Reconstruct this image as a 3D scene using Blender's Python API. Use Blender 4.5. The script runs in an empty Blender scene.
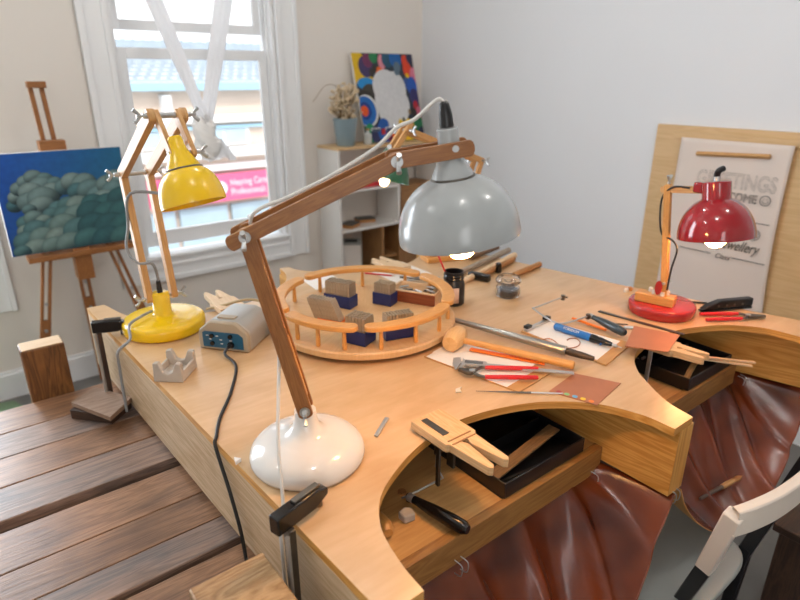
import bpy, bmesh, math, random
from mathutils import Vector, Matrix
random.seed(7)
V = Vector
PI = math.pi
SC = bpy.context.scene
COL = SC.collection

# ------------------------------------------------------------------ camera
F, PITCH, YAW, ZC = 586.0, math.radians(20.9), math.radians(51.9), 1.58
FW = V((math.cos(YAW) * math.cos(PITCH), math.sin(YAW) * math.cos(PITCH), -math.sin(PITCH)))
RT = V((math.sin(YAW), -math.cos(YAW), 0))
UP = RT.cross(FW)
CAM = V((0, 0, ZC))
def ray(x, y): return FW + RT * ((x - 400) / F) - UP * ((y - 300) / F)
def T(x, y, z=0.9):
    d = ray(x, y); return CAM + d * ((z - ZC) / d.z)
def PX(x, y, X):
    d = ray(x, y); return CAM + d * (X / d.x)
def PY(x, y, Y):
    d = ray(x, y); return CAM + d * (Y / d.y)
def PP(x, y, p0, ang):
    n = V((-math.sin(ang), math.cos(ang), 0)); d = ray(x, y)
    return CAM + d * ((V(p0) - CAM).dot(n) / d.dot(n))
TT = 0.90                                    # height of the bench top

cd = bpy.data.cameras.new('camera'); cam = bpy.data.objects.new('camera', cd); COL.objects.link(cam)
cam.matrix_world = Matrix(((RT.x, UP.x, -FW.x, 0), (RT.y, UP.y, -FW.y, 0), (RT.z, UP.z, -FW.z, ZC), (0, 0, 0, 1)))
cd.sensor_width = 36; cd.lens = 36 * F / 800; cd.clip_start = 0.02
cd.dof.use_dof = True; cd.dof.focus_distance = 1.25; cd.dof.aperture_fstop = 3.2
SC.camera = cam

# --------------------------------------------------------------- materials
def lin(h):
    c = [int(h[i:i + 2], 16) / 255 for i in (0, 2, 4)]
    return tuple(v / 12.92 if v <= .04045 else ((v + .055) / 1.055) ** 2.4 for v in c) + (1,)
MATS = {}
def base(name):
    m = bpy.data.materials.new(name); m.use_nodes = True
    nt = m.node_tree; b = nt.nodes['Principled BSDF']
    return m, nt, b
def sk(b, **k):
    for n, v in k.items():
        n = n.replace('_', ' ')
        if n in b.inputs: b.inputs[n].default_value = v
def plain(name, col, rough=.5, metal=0, var=.06, scale=30, bump=0, **k):
    if name in MATS: return MATS[name]
    m, nt, b = base(name)
    c = lin(col)
    tc = nt.nodes.new('ShaderNodeTexCoord'); nz = nt.nodes.new('ShaderNodeTexNoise')
    nz.inputs['Scale'].default_value = scale; nz.inputs['Detail'].default_value = 4
    nt.links.new(tc.outputs['Object'], nz.inputs['Vector'])
    mx = nt.nodes.new('ShaderNodeMixRGB')
    mx.inputs[1].default_value = tuple(v * (1 - var) for v in c[:3]) + (1,)
    mx.inputs[2].default_value = tuple(min(1, v * (1 + var)) for v in c[:3]) + (1,)
    nt.links.new(nz.outputs['Fac'], mx.inputs[0]); nt.links.new(mx.outputs[0], b.inputs['Base Color'])
    if bump:
        bp = nt.nodes.new('ShaderNodeBump'); bp.inputs['Strength'].default_value = bump; bp.inputs['Distance'].default_value = .002
        nt.links.new(nz.outputs['Fac'], bp.inputs['Height']); nt.links.new(bp.outputs[0], b.inputs['Normal'])
    sk(b, Roughness=rough, Metallic=metal, **k)
    MATS[name] = m; return m
def wood(name, c1, c2, rough=.45, gs=16, su=1.6, rings=.35, bump=.12, coat=0, blotch=0, c3=None):
    if name in MATS: return MATS[name]
    m, nt, b = base(name); N = nt.nodes.new; L = nt.links.new
    tc = N('ShaderNodeTexCoord'); oi = N('ShaderNodeObjectInfo')
    mp = N('ShaderNodeMapping'); mp.inputs['Scale'].default_value = (su, gs, 1)
    add = N('ShaderNodeVectorMath'); add.operation = 'ADD'
    L(tc.outputs['UV'], add.inputs[0]); L(oi.outputs['Random'], add.inputs[1]); L(add.outputs[0], mp.inputs['Vector'])
    n1 = N('ShaderNodeTexNoise'); n1.inputs['Scale'].default_value = 2.2; n1.inputs['Detail'].default_value = 5; n1.inputs['Distortion'].default_value = .6
    L(mp.outputs[0], n1.inputs['Vector'])
    mp2 = N('ShaderNodeMapping'); mp2.inputs['Scale'].default_value = (su * 3, gs * 9, 1); L(add.outputs[0], mp2.inputs['Vector'])
    n2 = N('ShaderNodeTexNoise'); n2.inputs['Scale'].default_value = 3; n2.inputs['Detail'].default_value = 3; L(mp2.outputs[0], n2.inputs['Vector'])
    mul = N('ShaderNodeMath'); mul.operation = 'MULTIPLY'; mul.inputs[1].default_value = 9; L(n1.outputs['Fac'], mul.inputs[0])
    fr = N('ShaderNodeMath'); fr.operation = 'PINGPONG'; fr.inputs[1].default_value = .5; L(mul.outputs[0], fr.inputs[0])
    m1 = N('ShaderNodeMath'); m1.operation = 'MULTIPLY_ADD'; m1.inputs[1].default_value = rings * 2; L(fr.outputs[0], m1.inputs[0])
    m2 = N('ShaderNodeMath'); m2.operation = 'MULTIPLY'; m2.inputs[1].default_value = 1 - rings; L(n2.outputs['Fac'], m2.inputs[0]); L(m2.outputs[0], m1.inputs[2])
    rp = N('ShaderNodeValToRGB'); rp.color_ramp.elements[0].position = .2; rp.color_ramp.elements[1].position = .8
    rp.color_ramp.elements[0].color = lin(c2); rp.color_ramp.elements[1].color = lin(c1); L(m1.outputs[0], rp.inputs[0])
    out = rp.outputs[0]
    if c3:
        mp3 = N('ShaderNodeMapping'); mp3.inputs['Scale'].default_value = (3, 7, 3); L(add.outputs[0], mp3.inputs['Vector'])
        n3 = N('ShaderNodeTexNoise'); n3.inputs['Scale'].default_value = 1.6; n3.inputs['Detail'].default_value = 6; L(mp3.outputs[0], n3.inputs['Vector'])
        r3 = N('ShaderNodeValToRGB'); r3.color_ramp.elements[0].position = .45; r3.color_ramp.elements[1].position = .68
        r3.color_ramp.elements[1].color = (blotch,) * 3 + (1,); L(n3.outputs['Fac'], r3.inputs[0])
        mx = N('ShaderNodeMixRGB'); mx.inputs[2].default_value = lin(c3); L(r3.outputs[0], mx.inputs[0]); L(out, mx.inputs[1]); out = mx.outputs[0]
    L(out, b.inputs['Base Color'])
    if bump:
        bp = N('ShaderNodeBump'); bp.inputs['Strength'].default_value = bump; bp.inputs['Distance'].default_value = .002
        L(m1.outputs[0], bp.inputs['Height']); L(bp.outputs[0], b.inputs['Normal'])
    sk(b, Roughness=rough, Coat_Weight=coat, Coat_Roughness=.22)
    MATS[name] = m; return m
def glow(name, col, s):
    m, nt, b = base(name); sk(b, Emission_Color=lin(col), Emission_Strength=s, Base_Color=(.9, .85, .8, 1)); return m
def glass(name, col='FFFFFF', rough=0, ior=1.45):
    m, nt, b = base(name); sk(b, Base_Color=lin(col), Roughness=rough, Transmission_Weight=1, IOR=ior); return m
def pane_mat(name):
    m, nt, b = base(name); N = nt.nodes.new; L = nt.links.new
    tr = N('ShaderNodeBsdfTransparent'); gl = N('ShaderNodeBsdfGlossy'); gl.inputs['Roughness'].default_value = .02
    fz = N('ShaderNodeFresnel'); fz.inputs[0].default_value = 1.45; mx = N('ShaderNodeMixShader')
    ml = N('ShaderNodeMath'); ml.operation = 'MULTIPLY'; ml.inputs[1].default_value = .6; L(fz.outputs[0], ml.inputs[0])
    L(ml.outputs[0], mx.inputs[0]); L(tr.outputs[0], mx.inputs[1]); L(gl.outputs[0], mx.inputs[2])
    L(mx.outputs[0], nt.nodes['Material Output'].inputs['Surface']); return m
def vcol(name, rough=.6):
    m, nt, b = base(name); a = nt.nodes.new('ShaderNodeAttribute'); a.attribute_name = 'Col'
    tc = nt.nodes.new('ShaderNodeTexCoord'); nz = nt.nodes.new('ShaderNodeTexNoise'); nz.inputs['Scale'].default_value = 40
    nt.links.new(tc.outputs['Object'], nz.inputs['Vector'])
    mx = nt.nodes.new('ShaderNodeMixRGB'); mx.blend_type = 'OVERLAY'; mx.inputs[0].default_value = .25
    nt.links.new(a.outputs['Color'], mx.inputs[1]); nt.links.new(nz.outputs['Fac'], mx.inputs[2]); nt.links.new(mx.outputs[0], b.inputs['Base Color'])
    sk(b, Roughness=rough); return m

M_TOP = wood('bench_ply', 'D6B48C', 'CBA67B', .3, 3, .8, .2, .02, coat=.12, c3='AE8452', blotch=.45)
M_PLYEDGE = wood('pine_panel', 'CFB697', 'B3956F', .5, 14, 1.0, .55, .08)
M_BEAM = wood('varnished_pine', 'DDA75C', 'BF8238', .4, 9, .9, .5, .05)
M_SHELFW = wood('tray_ply', 'D2A56A', 'BC8C52', .45, 6, 1, .3, .05)
M_PLANK = wood('old_plank', 'A98061', '75543D', .32, 12, 1.2, .35, .25, c3='3F2E26', blotch=.55)
M_PLANK2 = wood('old_plank_grey', 'A48776', '6C574A', .36, 12, 1.2, .4, .25, c3='46535C', blotch=.5)
M_POST = wood('weathered_block', 'B9966B', '8D693F', .5, 8, 2, .5, .3, c3='5E4328', blotch=.7)
M_POSTB = wood('brown_block', '8A5C2E', '5F3B1B', .5, 9, 2, .6, .2, c3='4A2E16', blotch=.5)
M_TEAK = wood('lamp_teak', 'A9713C', '7F4C24', .35, 30, 2.5, .3, .06, coat=.2)
M_TEAKL = wood('lamp_pine_light', 'D7A25F', 'BF8747', .4, 26, 2.5, .3, .06)
M_YPINE = wood('lamp_pine', 'D3A56C', 'B98650', .42, 24, 2.2, .35, .06)
M_BEECH = wood('beech', 'DDA35C', 'C88A45', .32, 20, 2, .3, .04, coat=.25)
M_PALEW = wood('pale_wood', 'E3C9A8', 'CFAE85', .5, 18, 2, .35, .06)
M_PIN = wood('bench_pin_wood', 'DDB88C', 'C79C6B', .5, 22, 2, .4, .08)
M_EASEL = wood('easel_wood', 'A8713F', '7C4A24', .45, 26, 2, .3, .08)
M_BROWNW = wood('brown_shelf_wood', 'A67B4E', '84592F', .5, 16, 1.4, .4, .06)
M_BOARD = wood('maple_board', 'DCBB8C', 'CDA877', .5, 6, .7, .35, .03)
M_DARKW = wood('dark_post_wood', '4A3325', '2C1D15', .5, 12, 1.4, .4, .1)
M_WALLB = plain('paint_wall_window', 'E8E2DB', .7, var=.015, scale=3)
M_WALLR = plain('paint_wall_right', 'E6E9EE', .7, var=.015, scale=3)
M_TRIM = plain('gloss_trim', 'F3F5F7', .4, var=.01)
M_CEIL = plain('ceiling_paint', 'E8E6E2', .8, var=.01)
M_CONC = plain('concrete', '74726F', .6, var=.25, scale=6, bump=.2)
M_GREEN = plain('green_rug', '6F8466', .9, var=.2, scale=60, bump=.4)
M_WHITEP = plain('white_enamel', 'E2DFDB', .12, var=.01, Coat_Weight=.4)
M_GREYP = plain('grey_enamel', 'A9AEB0', .22, var=.04, scale=12, Coat_Weight=.3)
M_YELP = plain('yellow_enamel', 'EEC302', .25, var=.03, Coat_Weight=.4)
M_REDP = plain('red_enamel', '95101C', .12, var=.03, Coat_Weight=.6)
M_REDB = plain('red_base_paint', 'AC2424', .25, var=.03, Coat_Weight=.3)
M_GRNP = plain('green_enamel', '1F5A3C', .3, var=.03)
M_STEEL = plain('steel', 'BFC1C2', .34, .8, var=.06)
M_DSTEEL = plain('dark_steel', '6E6A64', .38, 1, var=.15, scale=80)
M_PUNCH = plain('punch_steel', 'BBAC97', .38, .7, var=.25, scale=90)
M_BLACK = plain('black_plastic', '17171A', .32, var=.1)
M_BLACKS = plain('black_satin', '0E0E10', .2, var=.1)
M_RUB = plain('black_cord', '141416', .5)
M_WCORD = plain('white_cord', 'D8D6D2', .45)
M_GCORD = plain('grey_cord', '8A8C8E', .6, var=.3, scale=400)
M_NAVY = plain('navy_plastic', '1A2C66', .3, var=.05)
M_SILV = plain('silver_plastic', 'AFB0AE', .3, .35, var=.04)
M_BEIGE = plain('beige_plastic', 'A79A86', .45, var=.05)
M_TEAL = plain('teal_panel', '125272', .4, var=.05)
M_CAST = plain('cast_clay', 'B5ABA0', .7, var=.12, scale=60, bump=.2)
M_PAPER = plain('paper', 'ECE6E0', .7, var=.015)
M_KRAFT = plain('poster_paper', 'E4D7CE', .7, var=.03, scale=5)
M_INK = plain('ink', '4A463F', .6)
M_ORANGE = plain('orange_paint', 'EE7A22', .35)
M_REDH = plain('red_grip', 'C9262B', .3)
M_BLUEH = plain('blue_body', '1767B0', .28)
M_COPPER = plain('copper_sheet', 'B97A5A', .45, .45, var=.12, scale=20)
M_COPW = plain('copper_wire', 'C8845A', .3, 1)
M_SLATE = plain('slate_handle', '2F3B42', .28, Coat_Weight=.3)
M_CLIPB = wood('hardboard', 'C99A62', 'B98750', .5, 3, .8, .2, .02)
M_SUEDE = plain('suede_back', 'B98A52', .8, var=.08, scale=30)
M_CHAIRG = plain('grey_seat', '9B9F9C', .5, var=.03)
M_CHAIRW = plain('white_chair', 'E6DBCF', .4, var=.02)
def cloth(name, col, tr):
    m, nt, b = base(name); N = nt.nodes.new; sk(b, Base_Color=lin(col), Roughness=.9)
    t = N('ShaderNodeBsdfTranslucent'); t.inputs[0].default_value = lin(col); mx = N('ShaderNodeMixShader'); mx.inputs[0].default_value = tr
    nt.links.new(b.outputs[0], mx.inputs[1]); nt.links.new(t.outputs[0], mx.inputs[2]); nt.links.new(mx.outputs[0], nt.nodes['Material Output'].inputs['Surface']); return m
M_CURT = cloth('curtain_cloth', 'FDFDFE', .75)
M_POT = plain('blue_grey_tin', '8FA3AC', .35, .2, var=.05)
M_DRYF = plain('dried_flower', 'D9C4A4', .8, var=.15)
M_STEM = plain('dry_stem', '8E7450', .8)
M_LABEL = plain('jar_label', 'D8B9A8', .6)
M_LIQ = plain('violet_liquid', '221A2A', .1, Coat_Weight=.5)
M_INNER = plain('shade_inner', 'EDE8E0', .5)
M_REDI = plain('red_item', 'C3262A', .4)
M_TILED = plain('tile_dark', '2B2925', .35)
M_CORK = wood('cork_wood', 'B9854F', '9B6837', .6, 12, 2, .3)
M_GLASS = glass('clear_glass')
M_PANE = pane_mat('window_glass')
M_BULB = glow('bulb_glow', 'FFB870', 110)
M_BULBR = glow('bulb_glow_red_lamp', 'FFB870', 70)
M_VCOL = vcol('painted_colour')
M_CANVAS = plain('canvas_edge', 'E8E6E2', .7)
M_BRICK = plain('facade_render', 'D8C4B4', .8, var=.08, scale=2)
M_TILE = plain('roof_tile', 'A9B4BE', .7, var=.2, scale=5)
M_FWHITE = plain('facade_white', 'EFEFEF', .7)
M_FBLUE = plain('facade_blue_band', '9FC6DB', .6)
M_SIGN = plain('pink_sign', 'E8658F', .5)
M_SHOPW = plain('shop_window', 'B4CAD6', .2, var=.25, scale=2)
M_ROAD = plain('asphalt', '6E6E70', .9)

def leather():
    m, nt, b = base('leather'); N = nt.nodes.new; L = nt.links.new
    tc = N('ShaderNodeTexCoord'); n1 = N('ShaderNodeTexNoise'); n1.inputs['Scale'].default_value = 6; n1.inputs['Detail'].default_value = 2
    n2 = N('ShaderNodeTexNoise'); n2.inputs['Scale'].default_value = 90; n2.inputs['Detail'].default_value = 3
    L(tc.outputs['Object'], n1.inputs['Vector']); L(tc.outputs['Object'], n2.inputs['Vector'])
    rp = N('ShaderNodeValToRGB'); rp.color_ramp.elements[0].position = .3; rp.color_ramp.elements[1].position = .72
    rp.color_ramp.elements[0].color = lin('43190B'); rp.color_ramp.elements[1].color = lin('823C1A'); L(n1.outputs['Fac'], rp.inputs[0])
    geo = N('ShaderNodeNewGeometry'); mx = N('ShaderNodeMixRGB'); mx.inputs[2].default_value = lin('B98A52')
    L(rp.outputs[0], mx.inputs[1]); L(geo.outputs['Backfacing'], mx.inputs[0]); L(mx.outputs[0], b.inputs['Base Color'])
    r2 = N('ShaderNodeMapRange'); r2.inputs[1].default_value = .3; r2.inputs[2].default_value = .7; r2.inputs[3].default_value = .20; r2.inputs[4].default_value = .28
    L(n1.outputs['Fac'], r2.inputs[0])
    ad = N('ShaderNodeMath'); ad.operation = 'MULTIPLY_ADD'; ad.inputs[1].default_value = .55; L(geo.outputs['Backfacing'], ad.inputs[0]); L(r2.outputs[0], ad.inputs[2]); L(ad.outputs[0], b.inputs['Roughness'])
    bp = N('ShaderNodeBump'); bp.inputs['Strength'].default_value = .15; bp.inputs['Distance'].default_value = .001; L(n2.outputs['Fac'], bp.inputs['Height'])
    bp2 = N('ShaderNodeBump'); bp2.inputs['Strength'].default_value = .1; bp2.inputs['Distance'].default_value = .01; L(n1.outputs['Fac'], bp2.inputs['Height']); L(bp.outputs[0], bp2.inputs['Normal']); L(bp2.outputs[0], b.inputs['Normal'])
    return m
M_LEATH = leather()

# ------------------------------------------------------------ mesh builder
def frame(p0, p1, up=None):
    u = (p1 - p0).normalized()
    up = V(up) if up is not None else (V((0, 0, 1)) if abs(u.z) < .95 else V((1, 0, 0)))
    w = (up - u * up.dot(u)).normalized(); v = w.cross(u)
    return u, v, w
def smooth_path(pts, k=6):
    pts = [V(p) for p in pts]
    if len(pts) < 3: return pts
    P = [pts[0] * 2 - pts[1]] + pts + [pts[-1] * 2 - pts[-2]]; out = []
    for i in range(1, len(P) - 2):
        a, b, c, d = P[i - 1:i + 3]
        for j in range(k):
            t = j / k
            out.append(.5 * ((2 * b) + (c - a) * t + (2 * a - 5 * b + 4 * c - d) * t * t + (3 * b - a - 3 * c + d) * t ** 3))
    out.append(pts[-1]); return out
class MB:
    def __init__(s):
        s.bm = bmesh.new(); s.uv = s.bm.loops.layers.uv.new('UVMap'); s.col = None
    def face(s, vs, uvs=None, col=None):
        try: f = s.bm.faces.new(vs)
        except ValueError: return None
        if uvs:
            for l, q in zip(f.loops, uvs): l[s.uv].uv = q
        if col is not None:
            if s.col is None: s.col = s.bm.loops.layers.float_color.new('Col')
            cs = col if isinstance(col, list) else [col] * len(f.loops)
            for l, c in zip(f.loops, cs): l[s.col] = c
        return f
    def obox(s, c, u, v, w, su, sv, sw):
        c = V(c); P = {}
        for i in (0, 1):
            for j in (0, 1):
                for k in (0, 1):
                    P[i, j, k] = s.bm.verts.new(c + u * (i - .5) * su + v * (j - .5) * sv + w * (k - .5) * sw)
        for ax, (a, b) in (('u', (1, 2)), ('v', (2, 0)), ('w', (0, 1))):
            for side in (0, 1):
                idx = []
                for q in ((0, 0), (1, 0), (1, 1), (0, 1)):
                    t = [0, 0, 0]; t[{'u': 0, 'v': 1, 'w': 2}[ax]] = side; t[a], t[b] = q; idx.append(tuple(t))
                if not side: idx.reverse()
                uvs = []
                for t in idx:
                    x, y, z = t[0] * su, t[1] * sv, t[2] * sw
                    uvs.append((x, y + 3.1 * side) if ax == 'w' else (x, z + 1.3 + 5 * side) if ax == 'v' else (y * .3, z + 7))
                s.face([P[t] for t in idx], uvs)
        return s
    def box(s, x0, x1, y0, y1, z0, z1, grain='auto'):
        d = [x1 - x0, y1 - y0, z1 - z0]; c = V(((x0 + x1) / 2, (y0 + y1) / 2, (z0 + z1) / 2))
        E3 = [V((1, 0, 0)), V((0, 1, 0)), V((0, 0, 1))]
        g = d.index(max(d)) if grain == 'auto' else 'xyz'.index(grain)
        o = [(g + i) % 3 for i in range(3)]
        return s.obox(c, E3[o[0]], E3[o[1]], E3[o[2]], d[o[0]], d[o[1]], d[o[2]])
    def bar(s, p0, p1, wd, ht, up=None):
        p0, p1 = V(p0), V(p1); u, v, w = frame(p0, p1, up)
        return s.obox((p0 + p1) / 2, u, v, w, (p1 - p0).length, wd, ht)
    def cyl(s, p0, p1, r0, r1=None, n=20, caps=True):
        r1 = r0 if r1 is None else r1
        L = (V(p1) - V(p0)).length
        return s.lathe([(r0, 0), (r1, L)], p0, V(p1) - V(p0), n, caps)
    def lathe(s, prof, o=(0, 0, 0), axis=(0, 0, 1), n=32, caps=True):
        o, a = V(o), V(axis).normalized()
        x = (V((0, 0, 1)) if abs(a.z) < .9 else V((1, 0, 0))); x = (x - a * x.dot(a)).normalized(); y = a.cross(x)
        rings = []; acc = 0; accs = []
        for i, (r, z) in enumerate(prof):
            if i: acc += math.hypot(r - prof[i - 1][0], z - prof[i - 1][1])
            accs.append(acc)
            if r < 1e-6: rings.append([s.bm.verts.new(o + a * z)])
            else: rings.append([s.bm.verts.new(o + a * z + (x * math.cos(2 * PI * k / n) + y * math.sin(2 * PI * k / n)) * r) for k in range(n)])
        for i in range(len(rings) - 1):
            A, B = rings[i], rings[i + 1]; ra = max(prof[i][0], .004)
            for k in range(n):
                k2 = (k + 1) % n; c0, c1 = k / n * 6.28 * ra, (k + 1) / n * 6.28 * ra
                uvs = [(accs[i], c0), (accs[i], c1), (accs[i + 1], c1), (accs[i + 1], c0)]
                if len(A) == 1 and len(B) == 1: continue
                if len(A) == 1: s.face([A[0], B[k2], B[k]], uvs[:3])
                elif len(B) == 1: s.face([A[k], A[k2], B[0]], uvs[:3])
                else: s.face([A[k], A[k2], B[k2], B[k]], uvs)
        if caps:
            for R, pr, rev in ((rings[0], prof[0], True), (rings[-1], prof[-1], False)):
                if len(R) > 1:
                    vs = list(reversed(R)) if rev else R
                    s.face(vs, [((v.co - o).dot(x), (v.co - o).dot(y)) for v in vs])
        return s
    def tube(s, pts, r, n=8, k=6, flat=1.0, up=None):
        pts = smooth_path(pts, k) if k else [V(p) for p in pts]
        rr = r if callable(r) else (lambda t: r)
        rings = []; prev = None; acc = 0
        for i, p in enumerate(pts):
            d = (pts[min(i + 1, len(pts) - 1)] - pts[max(i - 1, 0)]).normalized()
            if prev is None:
                ref = V(up) if up else (V((0, 0, 1)) if abs(d.z) < .9 else V((1, 0, 0)))
            else: ref = prev
            x = (ref - d * ref.dot(d)).normalized(); y = d.cross(x); prev = x
            R = rr(i / (len(pts) - 1))
            rings.append([s.bm.verts.new(p + (x * math.cos(2 * PI * j / n) * flat + y * math.sin(2 * PI * j / n)) * R) for j in range(n)])
        for i in range(len(rings) - 1):
            l = (pts[i + 1] - pts[i]).length
            for j in range(n):
                j2 = (j + 1) % n
                s.face([rings[i][j], rings[i][j2], rings[i + 1][j2], rings[i + 1][j]], [(acc, j * .01), (acc, j * .01 + .01), (acc + l, j * .01 + .01), (acc + l, j * .01)])
            acc += l
        s.face(list(reversed(rings[0]))); s.face(rings[-1]); return s
    def prism(s, poly, h0, h1, o=(0, 0, 0), u=(1, 0, 0), v=(0, 1, 0), gu=None):
        """outline in the plane (o, u, v), pushed along u x v from h0 to h1; gu swaps the grain to run along v"""
        o, u, v = V(o), V(u), V(v); w = u.cross(v)
        area = sum(poly[i][0] * poly[(i + 1) % len(poly)][1] - poly[(i + 1) % len(poly)][0] * poly[i][1] for i in range(len(poly)))
        if area < 0: poly = list(reversed(poly))
        A = [s.bm.verts.new(o + u * p[0] + v * p[1] + w * h0) for p in poly]
        B = [s.bm.verts.new(o + u * p[0] + v * p[1] + w * h1) for p in poly]
        g = (lambda p: (p[1], p[0])) if gu else (lambda p: (p[0], p[1]))
        s.face(B, [g(p) for p in poly]); s.face(list(reversed(A)), [g(p) for p in reversed(poly)])
        acc = 0
        for i in range(len(poly)):
            j = (i + 1) % len(poly); l = math.hypot(poly[j][0] - poly[i][0], poly[j][1] - poly[i][1])
            s.face([A[i], A[j], B[j], B[i]], [(acc, h0), (acc + l, h0), (acc + l, h1), (acc, h1)]); acc += l
        return s
    def grid(s, fn, nu, nv, col=None, closed_u=False):
        G = [[s.bm.verts.new(fn(i / nu, j / nv)) for j in range(nv + 1)] for i in range(nu + 1)]
        for i in range(nu):
            for j in range(nv):
                s.face([G[i][j], G[i + 1][j], G[i + 1][j + 1], G[i][j + 1]],
                       [(i / nu, j / nv), ((i + 1) / nu, j / nv), ((i + 1) / nu, (j + 1) / nv), (i / nu, (j + 1) / nv)])
        return s
    def ball(s, c, r, n=12, sq=(1, 1, 1)):
        prof = [(r * math.sin(PI * i / n) * sq[0], -r * math.cos(PI * i / n) * sq[2]) for i in range(n + 1)]
        prof[0] = (0, prof[0][1]); prof[-1] = (0, prof[-1][1])
        return s.lathe(prof, c, (0, 0, 1), n * 2, False)
    def build(s, name, mat, parent=None, bevel=0, seg=2, solid=0, angle=35, sub=0, flat=False):
        bmesh.ops.recalc_face_normals(s.bm, faces=s.bm.faces) if not solid else None
        me = bpy.data.meshes.new(name)
        if parent is not None:
            r = parent if parent.parent is None else parent.parent
            loc = r.location if parent.parent is None else r.location + parent.location
            bmesh.ops.translate(s.bm, verts=s.bm.verts, vec=-loc)
            o = bpy.data.objects.new(name, me); COL.objects.link(o); o.parent = parent
        else:
            co = [v.co for v in s.bm.verts]
            c = V((sum(v.x for v in co) / len(co), sum(v.y for v in co) / len(co), min(v.z for v in co)))
            bmesh.ops.translate(s.bm, verts=s.bm.verts, vec=-c)
            o = bpy.data.objects.new(name, me); COL.objects.link(o); o.location = c
        s.bm.to_mesh(me); s.bm.free(); me.materials.append(mat)
        if not flat:
            me.shade_smooth(); me.set_sharp_from_angle(angle=math.radians(angle))
        if solid:
            md = o.modifiers.new('solid', 'SOLIDIFY'); md.thickness = solid; md.offset = -1
        if bevel:
            md = o.modifiers.new('bevel', 'BEVEL'); md.width = bevel; md.segments = seg; md.limit_method = 'ANGLE'; md.angle_limit = math.radians(40)
        if sub:
            md = o.modifiers.new('sub', 'SUBSURF'); md.levels = sub; md.render_levels = sub
        return o
def tag(o, label=None, cat=None, group=None, kind=None):
    for k, v in (('label', label), ('category', cat), ('group', group), ('kind', kind)):
        if v: o[k] = v
    return o
def thing(name, label, cat, loc, group=None):
    o = bpy.data.objects.new(name, None); COL.objects.link(o); o.location = V(loc); o.empty_display_size = .05
    return tag(o, label, cat, group)
def struct(name, mb, mat, **k):
    return tag(mb.build(name, mat, **k), kind='structure')
def text_mesh(body, size, o, u, v, mat, name, parent, shear=0, outline=0, extrude=.0004, align='LEFT', sx=1.0):
    cu = bpy.data.curves.new('t', 'FONT'); cu.body = body; cu.size = size; cu.shear = shear; cu.align_x = align
    if outline: cu.fill_mode = 'NONE'; cu.bevel_depth = outline; cu.bevel_resolution = 0
    else: cu.extrude = extrude
    cu.resolution_u = 4
    ob = bpy.data.objects.new('t', cu); COL.objects.link(ob)
    dg = bpy.context.evaluated_depsgraph_get(); me = bpy.data.meshes.new_from_object(ob.evaluated_get(dg))
    bpy.data.objects.remove(ob)
    u, v = V(u), V(v); w = u.cross(v)
    base_l = (parent.location + parent.parent.location) if parent.parent else parent.location
    for vt in me.vertices: vt.co = V(o) + u * vt.co.x * sx + v * vt.co.y + w * vt.co.z - base_l
    me.materials.clear(); me.materials.append(mat); me.name = name
    r = bpy.data.objects.new(name, me); COL.objects.link(r); r.parent = parent; return r
def rot2(a): return V((math.cos(a), math.sin(a), 0)), V((-math.sin(a), math.cos(a), 0))
X_, Y_, Z_ = V((1, 0, 0)), V((0, 1, 0)), V((0, 0, 1))

# ================================================================== ROOM
YW, XW = 3.39, 2.85
struct('floor', MB().box(-2.6, 2.95, -2.4, 3.6, -.1, 0, 'x'), M_CONC)
struct('ceiling', MB().box(-2.7, 3.0, -2.5, 3.6, 3.05, 3.15), M_CEIL)
struct('wall_right', MB().box(XW, XW + .12, -2.4, YW + .2, 0, 3.05), M_WALLR)
struct('wall_left', MB().box(-2.7, -2.6, -2.4, YW + .2, 0, 3.05), M_WALLB)
WIN = [(.83, 1.73), (-1.0, .04)]; WZ0, WZ1 = .60, 2.62
wb = MB()
for x0, x1 in ((-2.6, -1.0), (.04, .83), (1.73, XW)): wb.box(x0, x1, YW, YW + .16, 0, 3.05)
for x0, x1 in WIN: wb.box(x0, x1, YW, YW + .16, 0, WZ0).box(x0, x1, YW, YW + .16, WZ1, 3.05)
struct('wall_back', wb, M_WALLB)
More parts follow.
